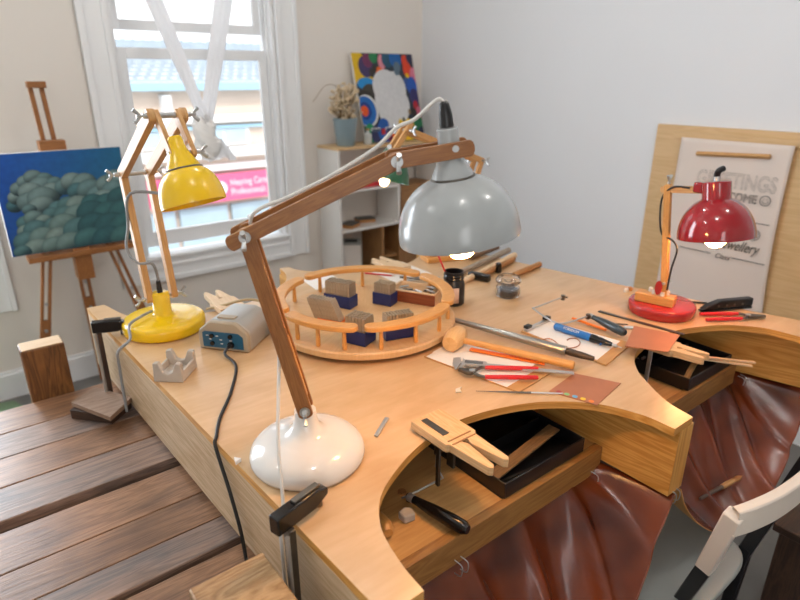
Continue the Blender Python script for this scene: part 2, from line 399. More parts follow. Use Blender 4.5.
# the wall behind the photographer is unseen; its window is added to light the room
wf = MB(); FWIN = [(-1.9, -.7)]
for x0, x1 in ((-2.6, -1.9), (-.7, XW)): wf.box(x0, x1, -2.4, -2.28, 0, 3.05)
for x0, x1 in FWIN: wf.box(x0, x1, -2.4, -2.28, 0, .9).box(x0, x1, -2.4, -2.28, 2.7, 3.05)
struct('wall_front', wf, M_WALLB)
bb = MB()
for z0, z1, d in ((0, .11, .016), (.11, .135, .022), (.135, .15, .012)): bb.box(-2.6, XW, YW - d, YW, z0, z1)
struct('baseboard_back', bb, M_TRIM)
struct('baseboard_right', MB().box(XW - .016, XW, -2.4, YW - .03, 0, .15), M_TRIM)
def window(n, x0, x1, zl, zm):
    r = bpy.data.objects.new('window_%d' % n, None); COL.objects.link(r); r.location = ((x0 + x1) / 2, YW, WZ0); r['kind'] = 'structure'
    c = MB(); cw = .14
    for a, b in ((x0 - cw, x0), (x1, x1 + cw)):
        for i, (p, q, d) in enumerate(((a, b, .014), (a, a + .03, .03), (b - .025, b, .026))): c.box(p, q, YW - d, YW - .001, WZ0 - .13, WZ1 + .14)
    for p, q, d in ((WZ1, WZ1 + .14, .014), (WZ1 + .11, WZ1 + .14, .03)): c.box(x0 - .001, x1 + .001, YW - d, YW - .001, p, q)
    for p, q, d in ((WZ0 - .13, WZ0, .016), (WZ0 - .13, WZ0 - .10, .03), (WZ0 - .05, WZ0 - .03, .024)): c.box(x0, x1, YW - d, YW - .001, p, q)
    c.build('casing', M_TRIM, r, bevel=.003)
    MB().box(x0 + .001, x1 - .001, YW - .03, YW + .1, WZ0, WZ0 + .02).build('sill', M_TRIM, r, bevel=.004)
    j = MB().box(x0 + .001, x0 + .02, YW, YW + .158, WZ0 + .02, WZ1).box(x1 - .02, x1 - .001, YW, YW + .158, WZ0 + .02, WZ1).box(x0 + .02, x1 - .02, YW, YW + .158, WZ1 - .02, WZ1)
    for d in (.045, .09): j.box(x0 + .02, x0 + .034, YW + d, YW + d + .012, WZ0 + .02, WZ1 - .02).box(x1 - .034, x1 - .02, YW + d, YW + d + .012, WZ0 + .02, WZ1 - .02)
    j.build('jamb', M_TRIM, r, bevel=.002)
    for k, (z0, z1, yy, bt, tp) in enumerate(((zl, zm, YW + .058, .085, .055), (zm + .085, WZ1 - .02, YW + .104, .05, .06))):
        s = MB(); a, b = x0 + .034, x1 - .034
        s.box(a, a + .045, yy, yy + .03, z0, z1).box(b - .045, b, yy, yy + .03, z0, z1)
        s.box(a + .045, b - .045, yy, yy + .03, z0, z0 + bt).box(a + .045, b - .045, yy, yy + .03, z1 - tp, z1)
        so = s.build('sash', M_TRIM, r, bevel=.003)
        MB().box(a + .04, b - .04, yy + .012, yy + .016, z0 + bt - .005, z1 - tp + .005).build('pane', M_PANE, so)
    return r
window(1, .83, 1.73, .66, 1.72)
window(2, -1.0, .04, .63, 1.72)

# ------------------------------------------------------------ street outside
struct('ground', MB().box(-12, 24, 3.7, 30, -3.6, -3.5), M_ROAD)
fb = thing('street_building', 'pale two storey building with tiled roof seen across the street through the window', 'building', (4.5, 12, -3.5))
MB().box(-8, 18, 12, 16, -3.5, 1.42).build('wall', M_BRICK, fb)
rf = MB()
for k in range(11):
    y0 = 11.75 + k * .2; z0 = 1.48 + k * .075
    rf.box(-8, 18, y0, y0 + .23, z0, z0 + .06)
    for i in range(0, 60): rf.box(-1 + i * .2 + (k % 2) * .1, -1 + i * .2 + .03 + (k % 2) * .1, y0 - .012, y0 + .2, z0 + .05, z0 + .075)
rf.build('roof', M_TILE, fb)
MB().box(-8, 18, 11.65, 11.98, 1.33, 1.47).build('gutter', M_FBLUE, fb)
for z0, z1, d in ((.72, .86, .2), (.05, .22, .3), (-.22, -.1, .18)): MB().box(-8, 18, 12 - d, 11.995, z0, z1).build('white_band', M_FWHITE, fb)
MB().box(-8, 18, 11.86, 11.99, .60, .655).build('rail', M_FBLUE, fb)
MB().box(3.62, 3.78, 11.75, 11.99, .2, 1.25).build('downpipe', M_FWHITE, fb)
for x0 in (1.0, 2.6, 4.25, 5.9):
    w_ = MB().box(x0, x0 + 1.1, 11.93, 11.99, .26, .585).build('upper_window', M_FWHITE, fb)
    MB().box(x0 + .08, x0 + .52, 11.9, 11.93, .3, .56).box(x0 + .58, x0 + 1.02, 11.9, 11.93, .3, .56).build('pane', M_SHOPW, w_)
for x0 in (2.6, 3.7, 4.8, 5.9): MB().box(x0, x0 + 1.0, 11.9, 11.99, -2.6, -.95).build('shop_window', M_SHOPW, fb)
sg = thing('shop_sign', 'pink shop sign with white lettering on the building across the street', 'sign', (4.6, 11.7, -.85))
MB().box(3.1, 5.72, 11.66, 11.78, -.82, -.28).build('sign_board', M_SIGN, sg)
text_mesh('Hearing Care', .19, (4.72, 11.655, -.52), X_, Z_, M_FWHITE, 'sign_lettering', sg, align='LEFT', sx=.78)
text_mesh('Professionals', .19, (4.72, 11.655, -.71), X_, Z_, M_FWHITE, 'sign_lettering', sg, align='LEFT', sx=.78)
MB().cyl((4.5, 11.655, -.55), (4.5, 11.64, -.55), .14, n=24).build('sign_emblem', M_FWHITE, sg)

# ---------------------------------------------------------------- curtain
ct = MB()
KN = PY(206, 118, 3.25)
def swath(p0, p1, wd, ph):
    p0, p1 = V(p0), V(p1)
    def fn(u, v):
        a = 2 * PI * u; t = v; w = wd * (1 - .45 * t ** 1.5)
        r = 1 + .22 * math.sin(5 * a + ph + 2 * t)
        c = p0.lerp(p1, t) + V((math.sin(t * 3 + ph) * .008, -.03 * math.sin(PI * t), 0))
        return c + V((math.cos(a) * w * r, math.sin(a) * w * .45 * r, math.cos(a) * w * .25))
    ct.grid(fn, 40, 24)
TOPZ = 2.66
a = PY(152, 0, 3.27); d1 = (a - KN); swath(KN + d1 * ((TOPZ - KN.z) / d1.z), KN + V((-.01, 0, -.02)), .044, 0)
a = PY(219, 0, 3.27); d1 = (a - KN); swath(KN + d1 * ((TOPZ - KN.z) / d1.z), KN + V((.015, .02, -.02)), .058, 1.3)
kb = MB()
for i in range(9):
    a0 = i * .75; cz = KN.z - .035 - .014 * i
    pts = [KN + V((math.cos(a0 + t * 2.4) * (.040 + .012 * math.sin(i)), math.sin(a0 + t * 2.4) * .036, (cz - KN.z) + .055 * math.sin(t * 1.9 + i * .8) - .02)) for t in [0, .35, .7, 1.05, 1.4, 1.75, 2.1]]
    kb.tube(pts, lambda t: .014 + .016 * math.sin(PI * t), 10, 5)
kb.ball(KN + V((0, 0, -.075)), .042, 10, (1, 1, 1.3))
def tail(u, v):
    a = 2 * PI * u; w = .045 + .035 * v
    return KN + V((.02 + .03 * v, 0, -.11 - .11 * v)) + V((math.cos(a) * w, math.sin(a) * w * .6, 0)) * (1 + .25 * math.sin(6 * a + 3 * v)) + V((0, 0, .012 * math.sin(3 * a) * v))
ct.grid(tail, 42, 8)
cur = ct.build('curtain', M_CURT, angle=80)
kb.build('knot', plain('curtain_knot_cloth', 'F4F3F1', .85, var=.04, scale=40, bump=.3), cur, angle=80); tag(cur, 'white curtain gathered in two swaths and knotted in front of the window', 'curtain')
rod = MB().cyl((.6, 3.27, 2.68), (1.95, 3.27, 2.68), .012).build('curtain_rod', M_STEEL); tag(rod, 'thin metal curtain rod above the window casing', 'curtain rod')
for x in (.65, 1.9): MB().cyl((x, 3.27, 2.68), (x, YW - .028, 2.68), .008).build('bracket', M_STEEL, rod)

# ------------------------------------------------------- rug, painting, easel
rg = MB().prism([(-1.6, 2.4), (-1.6, 3.36), (-.2, 3.36), (.06, 3.30), (.13, 3.1), (.12, 2.4)], 0.001, .02).build('rug', M_GREEN); tag(rg, 'muted green rug on the floor below the painting', 'rug')
EY = 3.2
ez = thing('easel', 'wooden artist easel standing by the wall and holding the cloud painting', 'easel', (.43, 3.25, 0))
pa = PY(30, 82, EY); pb = PY(51, 150, EY); pe = PY(94, 385, 3.26); px_ = .472
mz = PY(36, 88, EY).z
m = MB()
xt = PY(35, 85, EY).x; xb = PY(50, 145, EY).x
for dx in (-.022, .022): m.bar((xb + dx, EY, 1.27), (xt + dx, EY, mz), .019, .022, Y_)
m.build('mast', M_EASEL, ez, bevel=.002)
MB().box(xt - .035, xt + .04, EY - .03, EY + .02, mz, mz + .028).build('mast_cap', M_EASEL, ez, bevel=.003)
MB().box(xb - .05, xb + .06, EY - .045, EY + .02, 1.258, 1.305).build('canvas_clamp', M_EASEL, ez, bevel=.004)
for nm, a, b, w in (('leg', (px_ + .0, EY + .02, 1.3), (px_ + .02, 3.27, .02), .05), ('leg', (px_ - .05, EY + .0, 1.2), (.17, 3.1, .02), .045), ('leg', (px_ + .05, EY + .0, 1.2), (.80, 3.1, .02), .045)):
    A, B = V(a), V(b); l = MB(); sx = V((w * .36, 0, 0))
    l.bar(A - sx, B - sx, w * .3, .024, Y_).bar(A + sx, B + sx, w * .3, .024, Y_).bar(A, A.lerp(B, .33), w * .42, .022, Y_).bar(A.lerp(B, .62), B, w * .42, .022, Y_)
    lo = l.build(nm, M_EASEL, ez, bevel=.0015)
    for t in (.36, .55, .66): q = A.lerp(B, t); MB().cyl(q + V((0, -.016, 0)), q + V((0, -.022, 0)), .008, n=12).build('bolt', M_STEEL, lo)
MB().box(.25, .72, 3.1, 3.19, .765, .79).build('canvas_ledge', M_EASEL, ez, bevel=.003)
MB().box(px_ - .03, px_ + .045, 3.12, 3.2, .64, .80).build('ledge_block', M_EASEL, ez, bevel=.003)
# canvas
pt = thing('cloud_painting', 'unframed oil painting of teal grey clouds on deep blue, resting on the easel', 'painting', (.46, 3.12, .80))
cx0, cx1, cz0, cz1, cy = .195, .73, .803, 1.262, 3.13
MB().box(cx0, cx1, cy, cy + .03, cz0, cz1).build('canvas', M_CANVAS, pt)
pm = MB()
def puff(mb, x, z, r, y, top, bot, n=18, asp=1.0, hx=-.3, hz=.45):
    x0, x1, z0, z1 = cx0 + .002, cx1 - .002, cz0 + .002, cz1 - .002
    cl = lambda px, pz: V((min(max(px, x0), x1), y, min(max(pz, z0), z1)))
    rings = []
    for k in range(1, 5):
        q = k / 4
        rings.append([(x + hx * r * (1 - q) * .8 + math.cos(2 * PI * i / n) * r * asp * q, z + hz * r * (1 - q) * .8 + math.sin(2 * PI * i / n) * r * q) for i in range(n)])
    def c_at(px, pz, q=0):
        t = max(0, min(1, .42 + ((pz - z) * .8 - (px - x) * .35) / (2 * r) * 1.5)); t = t * t * (3 - 2 * t) * (1 - .55 * (math.hypot((px - x) / asp, pz - z) / r) ** 4)
        return tuple(b_ + (a_ - b_) * t for a_, b_ in zip(lin(top), lin(bot)))[:3] + (1,)
    cpt = (x + hx * r * .8, z + hz * r * .8); cv = mb.bm.verts.new(cl(*cpt))
    vs = [[mb.bm.verts.new(cl(*p)) for p in R] for R in rings]
    for i in range(n):
        j = (i + 1) % n
        mb.face([cv, vs[0][i], vs[0][j]], None, [c_at(*cpt), c_at(*rings[0][i]), c_at(*rings[0][j])])
        for k in range(3):
            mb.face([vs[k][i], vs[k + 1][i], vs[k + 1][j], vs[k][j]], None, [c_at(*rings[k][i]), c_at(*rings[k + 1][i]), c_at(*rings[k + 1][j]), c_at(*rings[k][j])])
bg = [pm.bm.verts.new(V((x, cy - .001, z))) for x, z in ((cx0, cz0), (cx1, cz0), (cx1, cz1), (cx0, cz1))]
pm.face(bg, None, [lin('0A4690'), lin('0B5078'), lin('0C5F86'), lin('0850AE')])
W_, H_ = cx1 - cx0, cz1 - cz0
lay = 0
def cp(u, v, r, top, bot, asp=1.15):
    global lay; lay += 1
    puff(pm, cx0 + u * W_, cz0 + v * H_, r * W_, cy - .0012 - lay * .00004, top, bot, asp=asp)
pts = [(.10, .5, .055), (.13, .58, .06), (.16, .66, .06), (.22, .72, .06), (.28, .76, .065), (.36, .73, .06), (.33, .66, .09), (.24, .62, .085), (.43, .69, .055), (.40, .61, .075), (.22, .52, .09), (.32, .54, .11), (.30, .47, .09), (.20, .45, .05),
       (.5, .64, .07), (.57, .68, .085), (.66, .66, .09), (.60, .58, .08), (.70, .58, .1), (.76, .52, .09), (.85, .62, .09), (.92, .68, .08), (.98, .62, .09), (.9, .55, .1), (.8, .46, .1)]
for u, v, r in pts: cp(u, v, r, random.choice(['7F9C9C', '6F9294', '4F7F88', '8EA8A6']), random.choice(['0A2A32', '08323F', '122C30']))
for u, v, r in [(.42, .43, .07), (.5, .45, .08), (.58, .44, .09), (.7, .44, .09), (.82, .42, .1), (.95, .45, .12), (.36, .37, .07), (.46, .36, .08), (.56, .34, .1), (.68, .34, .12), (.82, .3, .13), (.95, .3, .13),
                (.16, .32, .07), (.22, .36, .07), (.29, .32, .06), (.14, .24, .06), (.22, .24, .09), (.36, .27, .07), (.44, .25, .11), (.14, .13, .1), (.26, .15, .1), (.38, .13, .1), (.55, .18, .12), (.68, .2, .13), (.82, .17, .14), (.95, .15, .14),
                (.2, .04, .1), (.33, .05, .09), (.46, .05, .11), (.62, .06, .12), (.78, .04, .13), (.93, .03, .13), (.08, .04, .06)]:
    g = u > .6
    cp(u, v, r, random.choice(['3C7074', '4A7C7E', '34666C'] if g else ['7E9C98', '6F9290', '8CA49E', '5C888C']), random.choice(['08303A', '0D2E34', '072B38']))
pm.build('painted_clouds', M_VCOL, pt, flat=True)

# ============================================================== CORNER SHELF
sh = thing('corner_shelf', 'white open shelf unit standing in the corner beside the window', 'shelf unit', (2.38, 3.25, 0))
sx0, sx1, sy0, sy1 = 1.96, 2.80, 3.12, 3.36
MB().box(sx0, sx0 + .018, sy0, sy1, .0, 1.152).build('side_panel', M_WHITEP, sh, bevel=.001)
MB().box(sx1 - .018, sx1, sy0, sy1, .0, 1.152).build('side_panel', M_WHITEP, sh, bevel=.001)
MB().box(sx0, sx1, sy0, sy1, 1.152, 1.17).build('top', M_BOARD, sh, bevel=.001)
MB().box(2.43, 2.448, sy0, sy1, .65, 1.152).build('divider', M_WHITEP, sh)
MB().box(sx0 + .018, sx1 - .018, sy0, sy1, .632, .65).build('shelf', M_WHITEP, sh)
MB().box(sx0 + .018, 2.43, sy0, sy1, .888, .903).build('shelf', M_WHITEP, sh)
MB().box(2.29, 2.31, sy0, sy1, .0, .632).build('divider', M_BROWNW, sh)
MB().box(2.31, 2.44, sy0 + .02, sy1, .40, .418).box(2.31, 2.44, sy0 + .02, sy1, .2, .218).build('shelf', M_BROWNW, sh)
MB().box(2.44, 2.78, sy0 + .002, sy1, .0, .63).build('door', M_BROWNW, sh, bevel=.002)
o = MB().box(2.46, 2.77, sy0 + .005, sy1 - .02, .651, .886).build('wooden_box', M_BROWNW, bevel=.003); tag(o, 'brown wooden box in the right bay of the corner shelf', 'box')
for x, y, an, s in ((2.085, 3.19, .5, .058), (2.25, 3.26, -.3, .062)):
    u, v = rot2(an)
    t_ = thing('art_block', 'flat dark topped block on the middle shelf, ' + ('left one near the edge' if x < 2.1 else 'right one set back'), 'block', (x, y, .65), 'dark topped blocks on the shelf')
    MB().obox((x, y, .66), u, v, Z_, s * 2, s * 1.5, .019).build('body', M_CORK, t_, bevel=.001)
    MB().obox((x, y, .673), u, v, Z_, s * 2, s * 1.5, .006).build('top', M_TILED, t_, bevel=.001)
o = MB().box(2.16, 2.30, 3.15, 3.27, .9035, .93).build('red_book', M_REDI, bevel=.002); tag(o, 'small red book lying on the upper shelf below the green lamp shade', 'book')
# clipboard leaning in the lower bay
t_ = thing('clipboard', 'white clipboard leaning upright in the lower bay of the corner shelf', 'clipboard', (2.07, 3.2, 0))
q0, q1 = V((2.07, 3.16, .018)), V((2.16, 3.31, .535))
uu, vv, ww = frame(q0, q1, (-.3, -1, .2))
MB().obox((q0 + q1) / 2, uu, vv, ww, (q1 - q0).length, .15, .005).build('board', M_CHAIRG, t_, bevel=.001)
MB().obox((q0 + q1) / 2 + ww * .004 - uu * .02, uu, vv, ww, (q1 - q0).length - .06, .14, .002).build('paper', M_PAPER, t_)
MB().obox(q1 - uu * .02 + ww * .008, uu, vv, ww, .02, .09, .012).build('clip', M_BLACK, t_, bevel=.002)
# flower pot
pc = V((2.075, 3.2, 1.17)); PK = 1.32
t_ = thing('flower_pot', 'blue grey tin pot on top of the corner shelf', 'pot', pc)
MB().lathe([(r * PK, z * PK) for r, z in [(0, 0), (.040, 0), (.043, .004), (.056, .115), (.058, .12), (.058, .126), (.054, .126), (.052, .115), (.042, .03), (0, .03)]], pc, n=32, caps=False).build('body', M_POT, t_)
MB().lathe([(0, .0), (.062, .0), (.063, .01), (0, .012)], pc + V((0, 0, .115)), n=24, caps=False).build('soil', M_STEM, t_)
fl = MB(); st = MB()
for i in range(90):
    a = random.uniform(0, 2 * PI); h = random.uniform(.19, .36); r = random.uniform(.02, .125) * (1.1 - abs(h - .26) * 3)
    p0 = pc + V((math.cos(a) * .015, math.sin(a) * .015, .125)); p2 = pc + V((math.cos(a) * r, math.sin(a) * r, h)); p1 = p0.lerp(p2, .5) + V((0, 0, .015))
    st.tube([p0, p1, p2], .0011, 5, 3)
    for k in range(4):
        q = p2 + V((random.uniform(-.012, .012), random.uniform(-.012, .012), random.uniform(-.02, .012)))
        fl.ball(q, random.uniform(.005, .0095), 4)
st.tube([pc + V((0, 0, .13)), pc + V((-.05, -.02, .33)), pc + V((-.15, -.04, .36)), pc + V((-.25, -.05, .27))], .0016, 5)
t2 = thing('dried_flowers', 'bushy bunch of pale dried flowers standing in the blue grey tin pot', 'flowers', pc + V((0, 0, .128)))
st.build('stem', M_STEM, t2); o = fl.build('flower_head', M_DRYF, t2); o['kind'] = 'stuff'
# colourful picture leaning on the wall
t_ = thing('colourful_picture', 'unframed picture with colourful swirls around a blank white centre, on the corner shelf', 'picture', (2.5, 3.3, 1.17))
B0 = V((2.235, 3.21, 1.172)); tilt = V((-.0, .155, .545)); uu = X_; vv = tilt.normalized(); ww = uu.cross(vv)
shx = -.0
def PC(u, v, d=0): return B0 + X_ * (u * .495) + tilt * v + ww * d
MB().obox(B0 + X_ * .2475 + tilt * .5 - ww * -.0, uu, vv, -ww if ww.y > 0 else ww, .495, tilt.length, .018).build('canvas', M_CANVAS, t_)
nrm = ww if ww.y < 0 else -ww
cm = MB(); layer = [0]
def disc(u, v, r, col, asp=1.0, ang=0, n=26, ri=0):
    layer[0] += 1; d = .0095 + layer[0] * .00003; pr = []
    for i in range(n):
        a = 2 * PI * i / n; x = math.cos(a) * r * asp; y = math.sin(a) * r
        pr.append((min(max(u + x * math.cos(ang) - y * math.sin(ang), 0), 1), min(max(v + x * math.sin(ang) + y * math.cos(ang), 0), 1)))
    vs = [cm.bm.verts.new(B0 + X_ * (p[0] * .495) + tilt * p[1] + nrm * d) for p in pr]
    cm.face(vs, None, lin(col))
vs = [cm.bm.verts.new(B0 + X_ * (a * .495) + tilt * b + nrm * .0093) for a, b in ((0, 0), (1, 0), (1, 1), (0, 1))]
cm.face(vs, None, lin('27303C'))
for (u, v, r, c, asp) in [(.08, .9, .12, 'D8B016', 1), (.12, .78, .15, 'D8B016', 1.2), (.2, .85, .12, '3A2C5A', 1), (.24, .92, .08, '6B2A52', 1), (.34, .96, .07, '1E7A48', 1), (.46, .9, .09, 'D88A98', .6), (.56, .93, .09, '1F4E66', 1), (.7, .94, .1, '165FA6', 1), (.71, .85, .06, '5A6E7E', 1), (.86, .92, .07, 'D7401F', .8), (.88, .82, .09, 'D7401F', .8), (.95, .95, .06, '222A4A', 1), (.98, .73, .12, 'D0758C', .6), (.86, .73, .05, 'E3C414', .6), (.84, .66, .07, '2B4F8F', 1), (.92, .62, .12, '1D55B0', .7), (.93, .5, .1, '34306A', .8), (.93, .4, .06, 'B02030', .7), (.97, .3, .09, 'C4657F', .6), (.88, .32, .05, '2A231E', 1), (.93, .16, .12, '1F6E46', .9), (.98, .05, .1, '232447', 1),
                          (.16, .66, .07, '1E86C8', 2), (.2, .56, .1, '3A352E', 1.3), (.1, .36, .23, '2A2620', 1), (.1, .36, .18, 'D9DAD8', 1), (.08, .36, .165, '1766B4', 1), (.07, .36, .1, '123B86', 1), (.06, .36, .06, 'E2561C', 1),
                          (.1, .1, .12, '1E8A5A', .7), (.22, .08, .12, '2D2D55', 1), (.36, .12, .15, '1A55A0', 1), (.45, .07, .1, '6E2344', 1), (.57, .09, .1, 'E0671C', 1.4), (.72, .12, .14, 'E5BE16', 1), (.84, .08, .08, '1E6E46', 1), (.4, .8, .05, 'E2671E', 1.3), (.33, .83, .04, '2A2620', 1)]:
    disc(u, v, r, c, asp)
layer[0] += 2
for (u, v, r, asp, an) in [(.52, .5, .27, .95, 0), (.47, .62, .2, 1.1, .2), (.6, .42, .22, 1.0, .3), (.5, .34, .2, 1.1, 0), (.62, .6, .2, .9, 0), (.44, .46, .19, 1, 0)]: disc(u, v, r, 'D3D4D6', asp, an)
for (u, v, r, c, asp) in [(.27, .78, .05, '2A2620', .7), (.69, .8, .05, '5A6E7E', .9), (.33, .2, .07, '1A55A0', 1.2), (.62, .2, .05, 'E5BE16', .8), (.8, .33, .03, '8E7450', .8), (.68, .24, .03, '4A4A2C', .8)]: disc(u, v, r, c, asp)
cm.build('painted_swirls', M_VCOL, t_, flat=True)
# little things before it
t_ = thing('small_bottle', 'tiny clear glass bottle beside the tin pot on the corner shelf', 'bottle', (2.245, 3.2, 1.17))
MB().lathe([(0, 0), (.026, 0), (.028, .004), (.028, .06), (.011, .072), (.011, .085), (0, .085)], t_.location, n=20, caps=False).build('glass_body', plain('milky_glass', 'C9CDCB', .15), t_)
MB().cyl(t_.location + V((0, 0, .0855)), t_.location + V((0, 0, .096)), .012).build('stopper', M_CORK, t_)
for x, c1, lb in ((2.325, '4A5568', 'small photo card with dark grey top, left one before the colourful picture'), (2.44, '33456B', 'small photo card with blue top, right one before the colourful picture')):
    t_ = thing('photo_card', lb, 'card', (x, 3.22, 1.17), 'photo cards on the corner shelf')
    MB().box(x - .036, x + .036, 3.22, 3.223, 1.1705, 1.265).build('card', M_PAPER, t_)
    MB().box(x - .032, x + .032, 3.2185, 3.2195, 1.215, 1.26).build('picture', plain('card_' + c1, c1, .5), t_)
t_ = thing('book_stack', 'narrow red and blue book standing between the two photo cards', 'book', (2.383, 3.22, 1.17))
MB().box(2.368, 2.398, 3.215, 3.24, 1.17, 1.26).build('cover', plain('navy_cover', '20386E', .5), t_)
MB().box(2.368, 2.398, 3.213, 3.2145, 1.21, 1.258).build('red_band', M_REDI, t_)

# ================================================================== WORKBENCH
wbn = thing('jeweller_workbench', 'large pine jeweller bench with rounded cutouts and a pale worn top', 'workbench', (1.1, 1.2, 0))
def xe(y): return .345 - (y - .473) * (.064 / 1.48)          # left edge of the top
def sp(pts, k=7): return [(p.x, p.y) for p in smooth_path([V((a, b, 0)) for a, b in pts], k)]
C1 = sp([(.414, .473), (.421, .54), (.445, .62), (.505, .687), (.635, .746), (.773, .762), (.93, .717), (1.035, .634), (1.08, .54), (1.085, .464)])
C2 = sp([(1.159, .464), (1.176, .53), (1.216, .596), (1.266, .66), (1.345, .71), (1.47, .732), (1.596, .714), (1.709, .662), (1.751, .624), (1.787, .573), (1.797, .52), (1.80, .464)])
C4 = sp([(1.60, 1.95), (1.57, 1.86), (1.50, 1.77), (1.40, 1.71), (1.302, 1.691), (1.198, 1.71), (1.074, 1.792), (.998, 1.882), (.983, 1.94)])
C3 = sp([(.95, 1.95), (.925, 1.85), (.86, 1.76), (.76, 1.70), (.65, 1.678), (.588, 1.68), (.46, 1.715), (.37, 1.80), (.331, 1.95)])
EDGE_R = [(1.95, .464), (1.87, .75), (1.806, .994), (1.737, 1.349), (1.66, 1.75), (1.645, 1.95)]
outline = [(xe(.473), .473)] + C1 + C2 + EDGE_R + C4 + C3 + [(xe(1.953), 1.953)]
mt = MB(); mt.prism(outline, .882, TT)
top = mt.build('bench_top', M_TOP, wbn)
top.data.materials.append(M_BEAM)
for p in top.data.polygons:
    if abs(p.normal.z) < .5: p.material_index = 1
ml = MB(); ml.prism([(xe(.473), .473), (xe(.473) + .03, .473), (xe(1.953) + .03, 1.95), (xe(1.953), 1.953)], .705, .8815)
lp = ml.build('side_panel', M_PLYEDGE, wbn, bevel=.001)
for poly in lp.data.polygons:                    # pine grain runs along the bench on the long faces
    for li in poly.loop_indices:
        c = lp.data.vertices[lp.data.loops[li].vertex_index].co; lp.data.uv_layers[0].data[li].uv = (c.y, c.z + c.x)
MB().box(.94, .99, 1.151, 1.94, .714, .8815).build('rear_beam', M_BEAM, wbn, bevel=.001)
MB().box(1.113, 1.172, .464, 1.149, .714, .8815).build('centre_beam', M_BEAM, wbn, bevel=.001)
MB().bar((1.915, .464, .795), (1.70, 1.35, .795), .03, .173).build('side_panel', M_BEAM, wbn, bevel=.001)
MB().bar((1.70, 1.36, .795), (1.62, 1.93, .795), .03, .173).build('side_panel', M_BEAM, wbn, bevel=.001)
MB().box(.345, 1.11, 1.13, 1.15, .72, .8815).build('back_panel', M_SHELFW, wbn)
MB().box(1.175, 1.72, 1.13, 1.15, .72, .8815).build('back_panel', M_SHELFW, wbn)
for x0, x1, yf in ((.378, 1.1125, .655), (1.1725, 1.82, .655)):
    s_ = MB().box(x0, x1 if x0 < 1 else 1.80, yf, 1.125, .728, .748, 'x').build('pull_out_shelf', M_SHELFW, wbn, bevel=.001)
    MB().box(x0, x1, yf - .022, yf - .0005, .683, .752, 'x').build('shelf_front', wood('shelf_front_shaded_wood', 'A5773F', '845728', .5, 9, 1, .4, .05), s_, bevel=.0015)  # darker wood colour carries the shadow on this front face
for x, y in ((1.113, .85), (.94, 1.6), (.36, 1.72), (1.58, 1.7)):
    MB().box(x, x + .06, y, y + .06, 0, .704 if x < .5 else .713).build('leg', M_DARKW, wbn, bevel=.002)
MB().box(1.76, 1.82, .95, 1.05, 0, .704).build('leg', M_DARKW, wbn, bevel=.002)
MB().box(.352, .41, .5, .56, 0, .704).build('leg', M_DARKW, wbn, bevel=.002)
# ---- the leather skins slung under the cutouts
def skin(name, label, xa, xb, yr, yt, zr, zt, sag, seed, xbr=None, ex=1.1):
    def fn(u, v):
        xr0, xr1 = xa + .03, (xbr or xb - .03)
        x = (xr0 + (xr1 - xr0) * u) * (1 - v) + (xa + (xb - xa) * u) * v
        y = yr + (yt - yr) * v
        hump = max(0, math.sin(PI * u)) ** ex
        y += -.05 * hump * v
        z = zr + (zt - zr) * v - hump * (.010 + sag * (1 - (1 - v) ** 1.8))
        f = 0
        for (u0, sl, wdt, am) in ((.84, -.16, .028, .020), (.72, -.16, .05, -.016), (.60, -.10, .03, .020), (.46, .02, .05, -.014), (.34, .08, .03, .018), (.20, .12, .05, -.012), (.93, -.03, .025, -.010)):
            uu_ = u0 + sl * v + .03 * math.sin(3 * v + seed); f += am * math.exp(-((u - uu_) / wdt) ** 2) * min(1, 2.2 * v + .25)
        z += f * 1.1; y -= f * .6
        return V((x, y, z))
    o = MB().grid(fn, 70, 48).build(name, M_LEATH, solid=0, angle=80)
    # thin hide: doubled by Solidify so that it has a brown face and a suede back
    md = o.modifiers.new('hide', 'SOLIDIFY'); md.thickness = .0022; md.offset = -1; md.material_offset = 1; md.material_offset_rim = 1
    o.data.materials.append(M_SUEDE)
    up = sum(p.normal.z for p in o.data.polygons)
    if up < 0: o.data.flip_normals()
    return tag(o, label, 'leather skin', 'leather skins under the bench')
sk1 = skin('leather_skin', 'glossy brown leather skin slung under the cutout nearest the grey lamp', .40, 1.142, .660, .46, .705, .709, .31, 0, 1.11)
sk2 = skin('leather_skin', 'glossy brown leather skin under the right cutout, with a brush lying on it', 1.168, 1.90, .660, .46, .705, .709, .235, 1.7, 1.88, .62)
for sks, pts in ((sk1, ((.64, .628), (1.085, .628), (1.139, .468))), (sk2, ((1.215, .628), (1.86, .628)))):
    for x, y in pts:
        h = MB(); zc = .685 if y > .6 else .708
        for dx in (-.008, .008):
            h.tube([V((x + dx, y + .006, zc + .012)), V((x + dx + .004, y - .012, zc + .006)), V((x + dx + .002, y - .012, zc - .016)), V((x + dx, y + .004, zc - .02))], .0011, 6, 5)
        h.build('hook', M_STEEL, sks)

